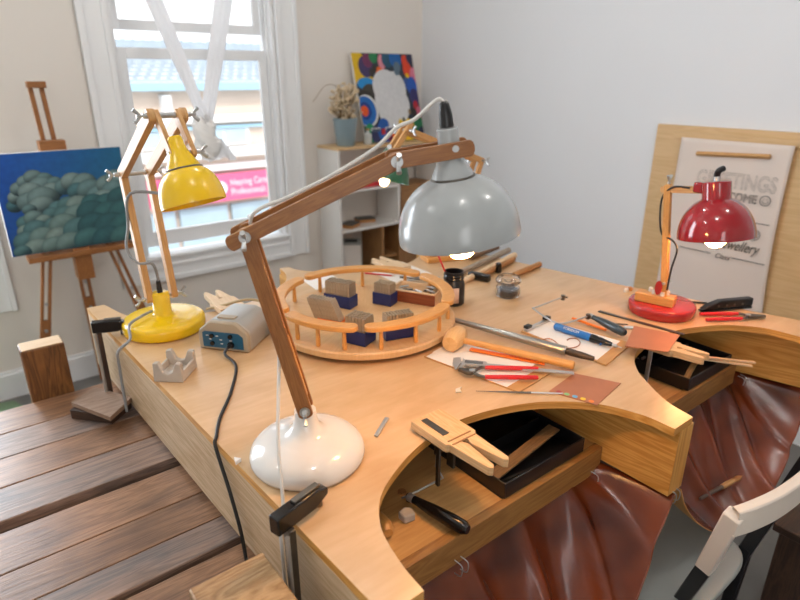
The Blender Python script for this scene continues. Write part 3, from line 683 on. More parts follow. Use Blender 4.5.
# ============================================================= PLANK TABLE
tb = thing('plank_table', 'low old plank table of worn brown boards with square corner posts', 'table', (-.3, 1.2, 0))
ys = [(1.70, 1.835), (1.575, 1.698), (1.445, 1.573), (1.315, 1.442), (1.15, 1.28), (1.047, 1.1485), (.963, 1.0455), (.80, .945), (.665, .798), (.53, .663)]
for i, (a, b) in enumerate(ys):
    zt = .69 - (.004 if i > 3 else 0)
    MB().box(-.98, .345, a, b, zt - .035, zt, 'x').build('plank', M_PLANK2 if i in (1, 3, 6) else M_PLANK, tb, bevel=.0025)
for x0 in (-.7, .18): MB().box(x0, x0 + .09, .54, 1.82, .58, .6495, 'y').build('bearer', M_POSTB, tb, bevel=.002)
for (x0, x1, y0, y1, zt, mt_) in ((.077, .188, 1.838, 1.91, .85, M_POSTB), (.163, .287, .61, .732, .85, M_POST), (-.95, -.85, 1.838, 1.91, .85, M_POSTB), (-.95, -.83, .42, .528, .85, M_POST)):
    MB().box(x0, x1, y0, y1, .70 if (x0 > .1 and y0 < 1) else 0, zt, 'z').build('post', mt_, tb, bevel=.004)
MB().box(.19, .26, .62, .72, 0, .579).build('leg', M_POST, tb, bevel=.003)
# top caps are paler, sawn end grain
for (x0, x1, y0, y1) in ((.0775, .1875, 1.8385, 1.9095), (.1635, .2865, .6105, .7315)):
    MB().box(x0 + .003, x1 - .003, y0 + .003, y1 - .003, .8495, .8515, 'x').build('sawn_end', M_PALEW if y0 > 1 else M_POST, tb)
u, v = rot2(math.radians(-62))
o = MB().obox((.222, 1.645, .705), *rot2(math.radians(-50)), Z_, .13, .085, .028).build('timber_offcut', M_DARKW, bevel=.002); tag(o, 'dark timber offcut lying on the plank table under a pale board', 'offcut')
cs = [T(71, 402, .733), T(95, 387, .733), T(132, 397, .733), T(110, 417, .733)]
o = MB().prism([(p.x, p.y) for p in cs], .7195, .733).build('timber_board', wood('grey_brown_board', 'A58B78', '80644F', .5, 18, 2, .4, .1), bevel=.001); tag(o, 'pale brown board lying on a dark offcut at the end of the plank table', 'board')

# ---------------------------------------------------------------- bench clamps
def clamp(label, jx0, jx1, y, bx, zt, ang, bz):
    t_ = thing('bar_clamp', label, 'clamp', (bx, y, .9005), 'black bar clamps on the bench edge')
    p0, p1 = V((jx0, y, zt)), V((jx1, y + math.tan(ang) * (jx1 - jx0), zt))
    u_, v_, w_ = frame(p0, p1)
    L_ = (p1 - p0).length
    MB().prism([(0, -.017), (L_ * .75, -.017), (L_, -.004), (L_, .008), (L_ * .8, .017), (0, .017)], -.011, .011, p0, u_, w_).build('jaw', M_BLACKS, t_, bevel=.003)
    MB().obox(p0.lerp(p1, .62) + w_ * .019, u_, v_, w_, L_ * .5, .012, .005).build('jaw_spring', M_DSTEEL, t_, bevel=.001)
    MB().cyl(V((jx1 - .012, p1.y, TT + .0005)), V((jx1 - .012, p1.y, zt - .01)), .007).build('pad', M_DSTEEL, t_)
    MB().box(bx - .006, bx + .006, y - .011, y + .011, bz, zt - .016).build('bar', M_DARKW if y > 1 else M_DSTEEL, t_, bevel=.001)
    MB().cyl(V((bx - .013, y - .02, bz)), V((bx - .013, y - .018, zt - .016)), .004, n=8).build('rod', M_STEEL, t_)
    MB().box(bx - .016, bx + .006, y - .014, y + .014, bz - .012, bz).build('lower_jaw', M_BLACKS, t_, bevel=.002)
clamp('black bar clamp on the near left bench corner, beside the white cable', .292, .40, .69, .318, .928, .26, .712)
clamp('black bar clamp on the far left bench corner, behind the yellow lamp', .249, .33, 1.705, .262, .928, -.4, .712)

# ============================================================= DESK LAMPS
def nut(mb, p, ax, r=.011):
    r *= .72
    ax = V(ax).normalized(); u_, v_, w_ = frame(V(p), V(p) + ax)
    mb.cyl(p, V(p) + ax * .006, r * .8, n=14); mb.cyl(V(p) + ax * .006, V(p) + ax * .018, r * .45, n=10)
    for s_ in (-1, 1):
        mb.tube([V(p) + ax * .01, V(p) + ax * .017 + w_ * s_ * r * 1.1, V(p) + ax * .024 + w_ * s_ * r * 1.9], lambda t: .0028 + .0018 * t, 6, 4)
def slats(t_, name, A, B, side, gap, wd, th, mat, ext=.012):
    A, B = V(A), V(B); d = (B - A).normalized(); side = V(side).normalized()
    for s_ in (-1, 1):
        o_ = side * s_ * gap / 2; w_ = side.cross(d).normalized()
        L_ = (B - A).length + 2 * ext
        pl = [(wd / 2 * math.sin(a) * 1.0 + 0, 0) for a in ()]
        pl = []
        for k in range(9): a = PI / 2 + PI * k / 8; pl.append((-ext + wd * .5 * .6 + math.cos(a) * wd * .3, math.sin(a) * wd / 2))
        for k in range(9): a = -PI / 2 + PI * k / 8; pl.append((L_ - ext - wd * .3 + math.cos(a) * wd * .3, math.sin(a) * wd / 2))
        MB().prism(pl, -th / 2, th / 2, A + o_, d, w_).build(name, mat, t_, bevel=.0012)
def lamp_shade(t_, C_, ax, R, H, neck, mat, bulb=None, br=.032, bz=.0, full=.8, ring=True):
    """C_ centre of the rim; ax points from rim to neck; neck = [(radius, height above the dome)]"""
    r0 = neck[0][0]; a0 = math.acos((r0 / R) ** (1 / full)); sa = math.sin(a0); k_ = 16
    dome = [(R * math.cos(a0 * (1 - i / k_)) ** full, H * math.sin(a0 * (1 - i / k_)) / sa) for i in range(k_ + 1)]
    top_ = [(r, H + z) for r, z in reversed(neck)]
    pr = [(0, top_[0][1])] + top_ + dome[1:] + [(R * .998, -.003)] + [(max(r - .0035, 0), z - .003) for r, z in reversed(dome)] + [(0, H - .004)]
    so = MB().lathe(pr, C_, ax, 48, False).build('lamp_shade', mat, t_, angle=40)
    if ring: MB().lathe([(r0 * 1.0, H - .0015), (r0 * 1.05, H - .001), (r0 * 1.05, H + .002), (r0 * 1.0, H + .003)], C_, ax, 40, False).build('shade_ring', M_DSTEEL, so)
    if bulb:
        ax_ = V(ax).normalized()
        MB().lathe([(0, -br), (br * .5, -br * .87), (br * .87, -br * .5), (br, 0), (br * .9, br * .5), (br * .5, br * 1.3), (br * .42, br * 1.8), (0, br * 1.8)], V(C_) + ax_ * bz, ax_, 24, False).build('bulb', bulb, t_)
        MB().cyl(V(C_) + ax_ * (bz + br * 1.8), V(C_) + ax_ * (H * .93), br * .45).build('socket', M_BLACK, t_)
    return so
def joints(t_, lst):
    """lst of (point, axis, half width, radius, nut radius, which sides carry a wing nut)"""
    for p, ax, hw, r, nr, sides in lst:
        m_ = MB(); ax = V(ax).normalized(); m_.cyl(p - ax * hw, p + ax * hw, r, n=12)
        jb = m_.build('joint_bolt', M_STEEL, t_)
        for s_ in sides:
            m_ = MB(); nut(m_, p + ax * hw * s_, ax * s_, nr); m_.build('wing_nut', M_STEEL, jb)

# ---- grey lamp (centre)
GB = V((.443, .85, TT)); GA = math.radians(-30); GU, GN = rot2(GA)
g = thing('grey_desk_lamp', 'grey domed desk lamp with brown wooden arms on a round white base', 'desk lamp', GB, 'wooden armed desk lamps')
MB().lathe([(0, 0.0005), (.100, .0005), (.106, .003), (.1085, .010), (.108, .018), (.104, .028), (.094, .038), (.078, .0455), (.058, .051), (.042, .056), (.031, .063), (.0245, .073), (.021, .086), (.020, .103), (0, .104)], GB, n=64, caps=False).build('base', M_WHITEP, g, angle=60)
gp = lambda x, y: PP(x, y, GB, GA)
e0, e1, e2, e3 = gp(305, 405), gp(247, 232), gp(394, 159), gp(464, 147)
slats(g, 'lower_arm', e0 + V((0, 0, -.004)), e1, GN, .036, .027, .009, M_TEAK)
MB().bar(e0.lerp(e1, .06), e0.lerp(e1, .42), .014, .022, GU).build('arm_spacer', M_TEAKL, g, bevel=.001)
slats(g, 'upper_arm', e1 - (e2 - e1).normalized() * .02, e2, GN, .060, .025, .008, M_TEAK)
slats(g, 'head_arm', e2, e3, GN, .0425, .026, .007, M_TEAK)
joints(g, [(e0, GN, .026, .0045, .010, (-1, 1)), (e1, GN, .036, .0045, .010, (-1, 1)), (e2, GN, .036, .0055, .010, (-1, 1))])
for p, hw in ((e0, .0245), (e1, .0345), (e2, .0345)): MB().cyl(p - GN * hw, p - GN * (hw + .003), .0095, n=18).build('washer', M_STEEL, g)
MB().cyl(gp(452, 147) - GN * .027, gp(452, 147) + GN * .027, .0055, n=14).build('joint_bolt', M_STEEL, g)
gC = gp(459.5, 234); gtop = gp(447, 128); gax = (gtop - gC).normalized(); GL = (gtop - gC).length
GH = GL * .55
lamp_shade(g, gC, gax, .1045, GH, [(.0355, 0), (.0335, .008), (.0265, .020), (.0205, .032), (.0185, .040), (.0178, .055), (.0178, GL - GH - .002), (.016, GL - GH)], M_GREYP, M_BULB, .034, -.010)
nk = gC + gax * (GL - .0205)
MB().lathe([(.012, 0), (.011, .02), (.008, .036), (.005, .04), (0, .04)], nk + gax * .022, gax, 20, False).build('cable_plug', M_BLACK, g)
pe_ = nk + gax * .058
c = [pe_, pe_ + V((-.010, .006, .006)), gp(415, 119), gp(396, 136), gp(374, 157), gp(330, 184), gp(290, 204), gp(252, 224), gp(260, 262) + GN * .03, gp(270, 310) + GN * .03, gp(278, 345) + GN * .025, gp(279, 360)]
for q in c[3:8]: q += GN * .0 + Z_ * .012
c2 = [T(281, 400, .93), T(281, 450, .905), T(279, 492, .9045), V((xe(.74) - .008, .74, .895)), V((xe(.74) - .010, .738, .80)), V((xe(.74) - .012, .736, .71))]
MB().tube(c[:-1] + [V((.362, .80, 1.0)), V((xe(.74) + .004, .748, .915)), V((xe(.74) - .004, .742, .903)), V((xe(.74) - .009, .74, .87)), V((xe(.74) - .010, .738, .80)), V((xe(.74) - .011, .736, .715))], .0032, 8, 6).build('power_cord', M_WCORD, g)

# ---- yellow lamp
YB = T(161, 343, .9); YB = V((.425, 1.64, TT))
yl = thing('yellow_desk_lamp', 'bright yellow desk lamp with pale pine arms on a yellow round base', 'desk lamp', YB, 'wooden armed desk lamps')
MB().lathe([(0, .0005), (.104, .0005), (.110, .003), (.1125, .010), (.1125, .028), (.110, .034), (.104, .038), (.08, .042), (.05, .044), (.03, .046), (.0245, .050), (.0235, .108), (.021, .111), (0, .111)], YB, n=64, caps=False).build('base', M_YELP, yl, angle=55)
yx = YB.x
k0, k1, k2, k3 = V((yx + .005, 1.65, .995)), V((yx + .003, 1.705, 1.335)), V((yx + .003, 1.375, 1.50)), V((yx + .006, 1.315, 1.425))
slats(yl, 'lower_arm', k0, k1, X_, .068, .031, .017, M_YPINE)
slats(yl, 'upper_arm', k1, k2, X_, .070, .030, .016, M_YPINE)
slats(yl, 'head_arm', k2, k3, X_, .046, .024, .010, M_YPINE)
joints(yl, [(k0, X_, .046, .0045, .011, (-1, 1)), (k1, X_, .050, .0065, .010, (-1, 1)), (k2, X_, .046, .0065, .010, (-1, 1)), (k3, X_, .031, .0045, .009, (1,))])
yC = PX(194, 203, yx + .006); yax = (RT * -.24 + UP * .95 - FW * .16).normalized()
lamp_shade(yl, yC, yax, .0705, .073, [(.039, 0), (.0365, .007), (.029, .022), (.021, .038), (.017, .052), (.016, .068), (.013, .072)], M_YELP, full=.66)
MB().tube([YB + V((0, 0, .111)), YB + V((0, 0, .16)), YB + V((-.012, -.01, .2)), YB + V((-.045, .0, .205)), YB + V((-.06, .03, .24)), V((yx - .045, 1.68, 1.2)), V((yx - .03, 1.66, 1.29)), V((yx + .05, 1.55, 1.30)), V((yx + .06, 1.42, 1.39)), yC + yax * .145], .004, 8, 6).build('flex_cord', M_GCORD, yl)
MB().cyl(YB + V((0, 0, .111)), YB + V((0, 0, .145)), .008, .006).build('cable_plug', M_BLACK, yl)
MB().tube([YB + V((-.026, .012, .056)), YB + V((-.06, -.005, .054)), YB + V((-.10, -.03, .046)), V((.31, 1.56, .925)), V((.275, 1.55, .905)), V((.272, 1.555, .86)), V((.27, 1.56, .72))], .0038, 8, 6).build('power_cord', M_GCORD, yl)

# ---- red lamp
RB = V((1.672, .826, TT))
rl = thing('red_desk_lamp', 'small dark red domed desk lamp with wooden arm clamped on a red disc base', 'desk lamp', RB, 'wooden armed desk lamps')
MB().lathe([(0, .0005), (.093, .0005), (.096, .003), (.097, .026), (.095, .031), (.091, .033), (0, .033)], RB, n=56, caps=False).build('base', M_REDB, rl, angle=50)
ru, rv = rot2(math.radians(-75))
MB().obox(RB + V((-.025, .01, .0475)), ru, rv, Z_, .112, .045, .028).build('clamp_block', M_BEECH, rl, bevel=.003)
sc_ = MB()
for dx, dy in ((-.02, .012), (0.02, -.012), (.03, .008), (-.006, -.006)): q = RB + V((-.025, .01, .062)) + ru * dx + rv * dy; MB().cyl(q, q + Z_ * .012, .006, n=12).build('screw', plain('white_screw', 'E4DED4', .4), rl)
rx = 1.655
r0, r1, r2 = PX(664, 298, rx), PX(668, 188, rx), PX(703, 190, rx)
slats(rl, 'arm', r0, r1, V((1, .3, 0)), .020, .018, .008, M_TEAKL)
slats(rl, 'head_arm', r1 + V((0, .006, -.004)), r2, V((1, 0, 0)), .010, .019, .009, M_YPINE)
nb = MB(); nut(nb, r1 + V((0, .0, .012)), Z_, .007); nb.build('wing_nut', M_STEEL, rl); MB().cyl(r0 - X_ * .02 + Z_ * .05, r0 + X_ * .02 + Z_ * .05, .004, n=8).build('joint_bolt', M_STEEL, rl)
MB().prism([(math.cos(a) * .011, math.sin(a) * (.022 if 1 else 0)) for a in [2 * PI * k / 16 for k in range(16)]], 0, .004, r0 + V((-.018, .012, .034)), -Y_, Z_).build('badge', M_REDB, rl)
rC = PX(715.5, 236, rx); rn = PX(717, 181, rx); rax = (rn - rC).normalized()
rR = .5 * (PX(753, 237, rx) - PX(678, 235, rx)).length * .97
RL = (rn - rC).length; RH = RL * .68
lamp_shade(rl, rC, rax, rR, RH, [(rR * .385, 0), (rR * .37, .004), (rR * .365, RL - RH - .002), (rR * .34, RL - RH)], M_REDP, M_BULBR, .030, -.004, full=.92, ring=False)
MB().obox(rC + rax * (RH + .025) + V((-.006, rR * .45, 0)), Y_, X_, Z_, .03, .02, .03).build('shade_bracket', M_REDP, rl, bevel=.006)
rp = rC + rax * RL
MB().cyl(rp, rp + rax * .012, .009, n=12).build('ferrule', M_STEEL, rl)
MB().tube([rp, rp + rax * .016, rp + rax * .028 + V((-.004, -.006, 0)), rp + rax * .034 + V((.01, -.012, 0))], lambda t: .008, 10, 5).build('cable_plug', M_BLACK, rl)
MB().tube([PX(690, 188, rx - .01), PX(674, 187, rx - .012), PX(663, 196, rx - .01), PX(660, 215, rx - .01), PX(662, 234, rx - .008), PX(672, 240, rx - .012), PX(677, 250, rx - .014), PX(671, 270, rx - .02), PX(667, 290, rx - .02)], .0028, 8, 6).build('flex_cord', M_RUB, rl)
MB().tube([RB + V((.01, .03, .03)), RB + V((.05, .06, .012)), V((1.78, .86, .9035)), V((1.83, .79, .9032)), V((1.85, .77, .9032))], .0028, 8, 6).build('power_cord', M_RUB, rl)

# ---- green lamp in the back
gl0 = V((1.545, 1.62, TT))
gr = thing('green_desk_lamp', 'green shaded desk lamp on a layered yellow wood base, lit behind the grey lamp', 'desk lamp', gl0, 'wooden armed desk lamps')
bq = [T(428, 264, .9), T(480, 258, .9)]; bu = (bq[1] - bq[0]).normalized(); bv = V((-bu.y, bu.x, 0)); bc = (bq[0] + bq[1]) / 2 + bv * .04
MB().obox(bc + Z_ * .0105, bu, bv, Z_, .225, .08, .020).build('base', M_BEECH, gr, bevel=.002)
MB().obox(bc + Z_ * .0315 + bv * .01, bu, bv, Z_, .20, .055, .021).build('base_block', M_BEECH, gr, bevel=.002)
ge, gj, gs_ = PY(478, 160, 1.64), PY(405, 130, 1.64), PY(391, 152, 1.64)
slats(gr, 'lower_arm', bc + Z_ * .045, ge, Y_, .04, .022, .010, M_YPINE)
slats(gr, 'upper_arm', ge, gj, Y_, .04, .022, .010, M_YPINE)
slats(gr, 'head_arm', gj + V((.01, 0, .015)), gs_, Y_, .03, .02, .010, M_YPINE)
joints(gr, [(ge, Y_, .035, .005, .011, (-1, 1)), (gj, Y_, .035, .005, .011, (-1, 1))])
gbC = PY(388, 180, 1.64); gax2 = (PY(396, 148, 1.64) - gbC).normalized(); GK = 1.35
MB().lathe([(r * GK, z) for r, z in [(.022, .105), (.026, .10), (.050, .03), (.056, 0), (.054, 0), (.048, .03), (.024, .098), (0, .1)]], gbC, gax2, 32, False).build('lamp_shade', M_GRNP, gr)
MB().lathe([(0, -.024), (.010, -.021), (.017, -.010), (.018, .0), (.010, .025), (0, .028)], gbC - RT * .012, gax2, 20, False).build('bulb', glow('bulb_glow_green_lamp', 'FFD9A0', 8), gr)

# ==================================================== POWER UNIT AND CRADLE
A_, B_ = V((.457, 1.448, TT)), V((.547, 1.337, TT)); fu = (B_ - A_).normalized(); fd = V((-fu.y, fu.x, 0)); fd = fd if fd.y > 0 else -fd
W2 = (B_ - A_).length
ps = thing('power_unit', 'silver grey power supply box with a blue socket panel at the front', 'power supply', (A_ + B_) / 2 + fd * .08)
prof = [(.0, .002), (W2, .002), (W2, .045), (W2 - .004, .056), (W2 - .03, .078), (W2 - .038, .082), (.038, .082), (.03, .078), (.004, .056), (0, .045)]
MB().prism(prof, -.135, -.012, A_, fu, Z_).build('body', M_SILV, ps, bevel=.004)
p2 = [(x * .96 + W2 * .02, z * .93 + .002) for x, z in prof]
o = MB().prism([(x, z) for x, z in prof], -.012, .004, A_, fu, Z_).build('front_bezel', M_BEIGE, ps, bevel=.004)
MB().prism([(.014, .010), (W2 - .014, .010), (W2 - .014, .044), (W2 - .026, .054), (.020, .054), (.014, .05)], .0042, .0062, A_, fu, Z_).build('socket_panel', M_TEAL, ps)
fo = fu.cross(Z_)
for x, z, r in ((.042, .043, .006), (.042, .022, .006), (.095, .045, .006), (.095, .022, .009)):
    q = A_ + fu * x + Z_ * z + fo * .0062; MB().cyl(q, q + fo * .005, r, n=16).build('socket', M_BLACKS, ps)
dt = MB()
for x, z in ((.028, .043), (.056, .043), (.068, .022), (.066, .033), (.036, .033), (.095, .033)): dt.obox(A_ + fu * x + Z_ * z + fo * .0066, fu, fo, Z_, .007, .0006, .002)
dt.build('white_marking', M_PAPER, ps)
MB().obox(A_ + fu * (W2 * .5) + Z_ * .0845 - fo * .03, fu, fo, Z_, .05, .02, .004).build('handle_recess', M_BEIGE, ps, bevel=.001)
cq = A_ + fu * .095 + Z_ * .022 + fo * .011
MB().cyl(cq, cq + fo * .016, .006, .004).build('plug', M_BLACK, ps)
MB().tube([cq + fo * .014, cq + fo * .03 - Z_ * .012, T(236, 366, .904), T(231, 392, .904), T(220, 418, .904), T(216.5, 436, .904), V((xe(1.0) - .004, 1.0, .899)), V((xe(.97) - .0075, .975, .87)), V((xe(.94) - .008, .945, .82)), V((xe(.90) - .010, .91, .75)), V((.312, .885, .70)), V((.305, .86, .692))], .0037, 8, 8).build('power_cord', M_RUB, ps)

ca, cb, cc = T(154, 382, TT), T(181, 383, TT), T(199, 367, TT)
cu_ = (cb - ca).normalized(); cv_ = V((-cu_.y, cu_.x, 0)); cw = (cb - ca).length + .006; cl_ = .085
o = MB()
vp = [(0, .0005), (cw, .0005), (cw * .97, .048), (cw * .80, .050), (cw * .66, .026), (cw * .5, .021), (cw * .34, .026), (cw * .2, .050), (cw * .03, .048)]
for d in (-cl_, -.014): o.prism(vp, d, d + .014, ca, cu_, Z_)
o.obox(ca + cu_ * cw / 2 + cv_ * (cl_ / 2) + Z_ * .0055, cv_, cu_, Z_, cl_ - .02, cw, .010)
for s_ in (.004, cw - .004): o.obox(ca + cu_ * s_ + cv_ * (cl_ / 2) + Z_ * .014, cv_, cu_, Z_, cl_ - .02, .007, .026)
o = o.build('tool_cradle', M_CAST, bevel=.002); tag(o, 'grey cast tool cradle with notched ends before the yellow lamp', 'tool cradle')
for i, (dx, an) in enumerate(((.03, .3), (.045, -.4))):
    q = ca + cu_ * (cw * .5) + cv_ * (.03 + i * .02) + Z_ * .0135; d = (cu_ * math.cos(an) + cv_ * math.sin(an))
    b_ = MB().cyl(q - d * .008, q + d * .012, .003, n=10).build('drill_bit', M_STEEL); tag(b_, 'short steel bit lying inside the grey cast cradle', 'bit', 'bits in the cradle')

# ============================================================== CAROUSEL
CC = V((.893, 1.305, TT)); CR = .262
cr = thing('tool_carousel', 'round beech tool carousel with curved rails on short posts', 'tool carousel', CC)
MB().lathe([(0, .012), (CR - .006, .012), (CR, .016), (CR, .030), (CR - .004, .034), (0, .034)], CC, n=96, caps=False).build('turntable', wood('pale_disc', 'D8B284', 'CBA06E', .35, 10, 1, .25, .02), cr, angle=40)
MB().lathe([(0, .0005), (.15, .0005), (.15, .0118), (0, .0118)], CC, n=48, caps=False).build('foot', M_BLACK, cr)
pf = [T(355, 327, .985), T(297, 318, .985)]
RAILS = []
def ang_of(p): return math.atan2(p.y - CC.y, p.x - CC.x)
def rail(a0, a1):
    r0_, r1_ = CR - .039, CR - .003; n = 20; po = []
    da = .05
    for k in range(n + 1): a = a0 + (a1 - a0) * k / n; po.append((math.cos(a) * r1_, math.sin(a) * r1_))
    mid = (r0_ + r1_) / 2; hw = (r1_ - r0_) / 2
    for k in range(1, 6): a = a1; t = PI * k / 6; po.append((math.cos(a) * (mid + hw * math.cos(t)) - math.sin(a) * hw * math.sin(t), math.sin(a) * (mid + hw * math.cos(t)) + math.cos(a) * hw * math.sin(t)))
    for k in range(n + 1): a = a1 + (a0 - a1) * k / n; po.append((math.cos(a) * r0_, math.sin(a) * r0_))
    for k in range(1, 6): a = a0; t = PI * k / 6; po.append((math.cos(a) * (mid - hw * math.cos(t)) + math.sin(a) * hw * math.sin(t), math.sin(a) * (mid - hw * math.cos(t)) - math.cos(a) * hw * math.sin(t)))
    MB().prism(po, .088, .102, CC).build('rail', M_BEECH, cr, bevel=.0025)
    for t in (.1, .5, .9):
        a = a0 + (a1 - a0) * t; q = CC + V((math.cos(a) * mid, math.sin(a) * mid, 0))
        MB().lathe([(.0055, .0345), (.0065, .04), (.0058, .06), (.005, .0875)], q, n=14).build('rail_post', M_BEECH, cr)
GAPS = [math.degrees(ang_of(T(x, y, TT + .102))) for x, y in ((361, 326), (451, 303), (409, 277), (322, 281))]
a_f, a_r, a_b, a_l = GAPS
for a0, a1 in ((a_f + 6, a_r - 4.5), (a_r + 6, a_b - 4.5), (a_b + 6, a_l - 6), (a_l + 6, a_l + 64), (a_l + 78, a_f + 360 - 6)):
    rail(math.radians(a0), math.radians(a1))
DZ = TT + .0345
def punch_block(px, py, ang, nx, ny, pitch, hgt, lab, where, tilt=0, tray=M_NAVY, th=.038):
    c_ = T(px, py, DZ); c_.z = DZ; u_, v_ = rot2(ang)
    t_ = thing('punch_tray', lab, 'tray', c_, 'punch trays on the carousel')
    a_, b_ = nx * pitch + .006, ny * pitch + .006
    m_ = MB(); m_.obox(c_ + Z_ * .0025, u_, v_, Z_, a_, b_, .004)
    for s_ in (-1, 1):
        m_.obox(c_ + u_ * s_ * (a_ / 2 - .001) + Z_ * (th / 2), v_, u_, Z_, b_, .002, th - .001)
        m_.obox(c_ + v_ * s_ * (b_ / 2 - .001) + Z_ * (th / 2), u_, v_, Z_, a_ - .004, .002, th - .001)
    m_.build('tray', tray, t_, bevel=.0005)
    first = None
    tu, tv, tw = u_, v_, Z_
    if tilt: tw = (Z_ * math.cos(tilt) + u_ * math.sin(tilt)).normalized(); tu = v_.cross(tw)
    for i in range(nx):
        for j in range(ny):
            q = c_ + u_ * ((i - (nx - 1) / 2) * pitch) + v_ * ((j - (ny - 1) / 2) * pitch) + Z_ * .005 + (u_ * -.012 if tilt else V())
            if first is None:
                mm = MB(); mm.obox(V((0, 0, hgt * .42)), X_, Y_, Z_, pitch * .86, pitch * .86, hgt * .84)
                s_ = pitch * .43
                b0 = [mm.bm.verts.new(V((x * s_, y * s_, hgt * .8401))) for x, y in ((-1, -1), (1, -1), (1, 1), (-1, 1))]
                b1 = [mm.bm.verts.new(V((x * s_ * .78, y * s_ * .78, hgt))) for x, y in ((-1, -1), (1, -1), (1, 1), (-1, 1))]
                for k in range(4): mm.face([b0[k], b0[(k + 1) % 4], b1[(k + 1) % 4], b1[k]])
                mm.face(b1)
                me = bpy.data.meshes.new('letter_punch'); bmesh.ops.recalc_face_normals(mm.bm, faces=mm.bm.faces); mm.bm.to_mesh(me); mm.bm.free(); me.materials.append(M_PUNCH)
                o = bpy.data.objects.new('letter_punch', me); first = o
            else: o = first.copy()
            COL.objects.link(o)
            o.matrix_world = Matrix(((tu.x, tv.x, tw.x, q.x), (tu.y, tv.y, tw.y, q.y), (tu.z, tv.z, tw.z, q.z + random.uniform(0, .002)), (0, 0, 0, 1)))
            tag(o, 'steel letter punch standing in the ' + where, 'punch', 'letter punches in the ' + where)
punch_block(360, 341, math.radians(-66), 6, 5, .0098, .068, 'navy plastic tray of punches behind the front gap between two rails', 'navy tray by the front rail gap')
punch_block(385, 303, math.radians(-66), 6, 4, .0094, .062, 'navy plastic tray of punches at the back of the carousel beside the wooden box', 'navy tray beside the wooden box')
punch_block(398, 336, math.radians(-16), 9, 4, .0086, .062, 'dark blue plastic tray of punches under the front right rail of the carousel', 'dark blue tray under the front right rail')
punch_block(341, 305, math.radians(-66), 9, 4, .0096, .072, 'navy tray of tall punches near the back left rail of the carousel', 'tray of tall punches at back left')
punch_block(334, 322, math.radians(-62), 8, 3, .0100, .068, 'orange plastic tray of leaning punches on the left of the carousel', 'orange tray of leaning punches', tilt=-.42, tray=M_ORANGE, th=.012)
# wooden box of bits
bxc = T(417, 299, DZ); bxc.z = DZ; bu_, bv_ = rot2(math.radians(-62))
t_ = thing('bit_box', 'open pale wooden box holding small steel bits on the carousel', 'box', bxc)
m = MB().obox(bxc + Z_ * .003, bu_, bv_, Z_, .150, .085, .005)
for s_ in (-1, 1): m.obox(bxc + bu_ * s_ * .072 + Z_ * .02, bv_, bu_, Z_, .085, .006, .038).obox(bxc + bv_ * s_ * .0395 + Z_ * .02, bu_, bv_, Z_, .138, .006, .038)
m.build('box', M_PALEW, t_, bevel=.001)
MB().obox(bxc - bv_ * .0435 + Z_ * .018, bu_, bv_, Z_, .150, .0015, .034).build('front_face', wood('red_brown', '8A4A2C', '6B331D', .4), t_)
for i in range(16):
    q = bxc + bu_ * random.uniform(-.052, .052) + bv_ * random.uniform(-.026, .026) + Z_ * (.012 + .0016 * i); a_ = random.uniform(0, PI); d = V((math.cos(a_), math.sin(a_), random.uniform(-.1, .2)))
    mm = MB().cyl(q - d * .012, q + d * .014, .0035, n=10).cyl(q + d * .014, q + d * .02, .0018, n=8)
    o = mm.build('steel_bit', random.choice([M_STEEL, M_DSTEEL])); tag(o, 'loose steel bit lying in the pale wooden box on the carousel', 'bit', 'loose bits in the wooden box')
def pencil(label, a, b, mat, r=.0035, tip=True, name='pencil'):
    a, b = V(a), V(b); t_ = thing(name, label, 'pencil', a)
    d = (b - a).normalized(); L_ = (b - a).length
    MB().cyl(a, b - d * .012, r, n=6).build('body', mat, t_)
    MB().cyl(b - d * .012, b, r, .0006, n=6).build('tip', M_PALEW, t_)
pencil('orange pencil lying on the bench behind the carousel', T(366, 292, .9045), T(354, 284, .9045), M_ORANGE, .004)
pencil('thin red pencil at the back edge of the bench top', T(365, 273, .904), T(395, 276, .904), M_REDH, .003)
for i, (cs, lb) in enumerate(((((369, 271), (402, 262), (432, 274), (396, 283)), 'white paper sheet on the back of the bench behind the carousel'), (((302, 280), (330, 274), (345, 283), (316, 290)), 'white paper sheet lying at the back left of the carousel'))):
    o = MB().prism([(p.x, p.y) for p in [T(x, y, .9) for x, y in cs]], .9005, .9013).build('paper_sheet', M_PAPER); tag(o, lb, 'paper', 'loose paper on the bench')
for i, ((x0, y0), (x1, y1)) in enumerate((((405, 281), (440, 277)), ((412, 276), (437, 283)), ((400, 277), (425, 280)))):
    a, b = T(x0, y0, .908 + .007 * i), T(x1, y1, .908 + .007 * i)
    o = MB().cyl(a, b, .0042, .0022, n=10).build('steel_burnisher', M_DSTEEL if i else M_STEEL); tag(o, ['bright steel', 'dark steel', 'dull short steel'][i] + ' rod lying on paper behind the carousel, ' + ['bottom', 'middle', 'top'][i] + ' of its pile', 'tool', 'steel rods behind the carousel')

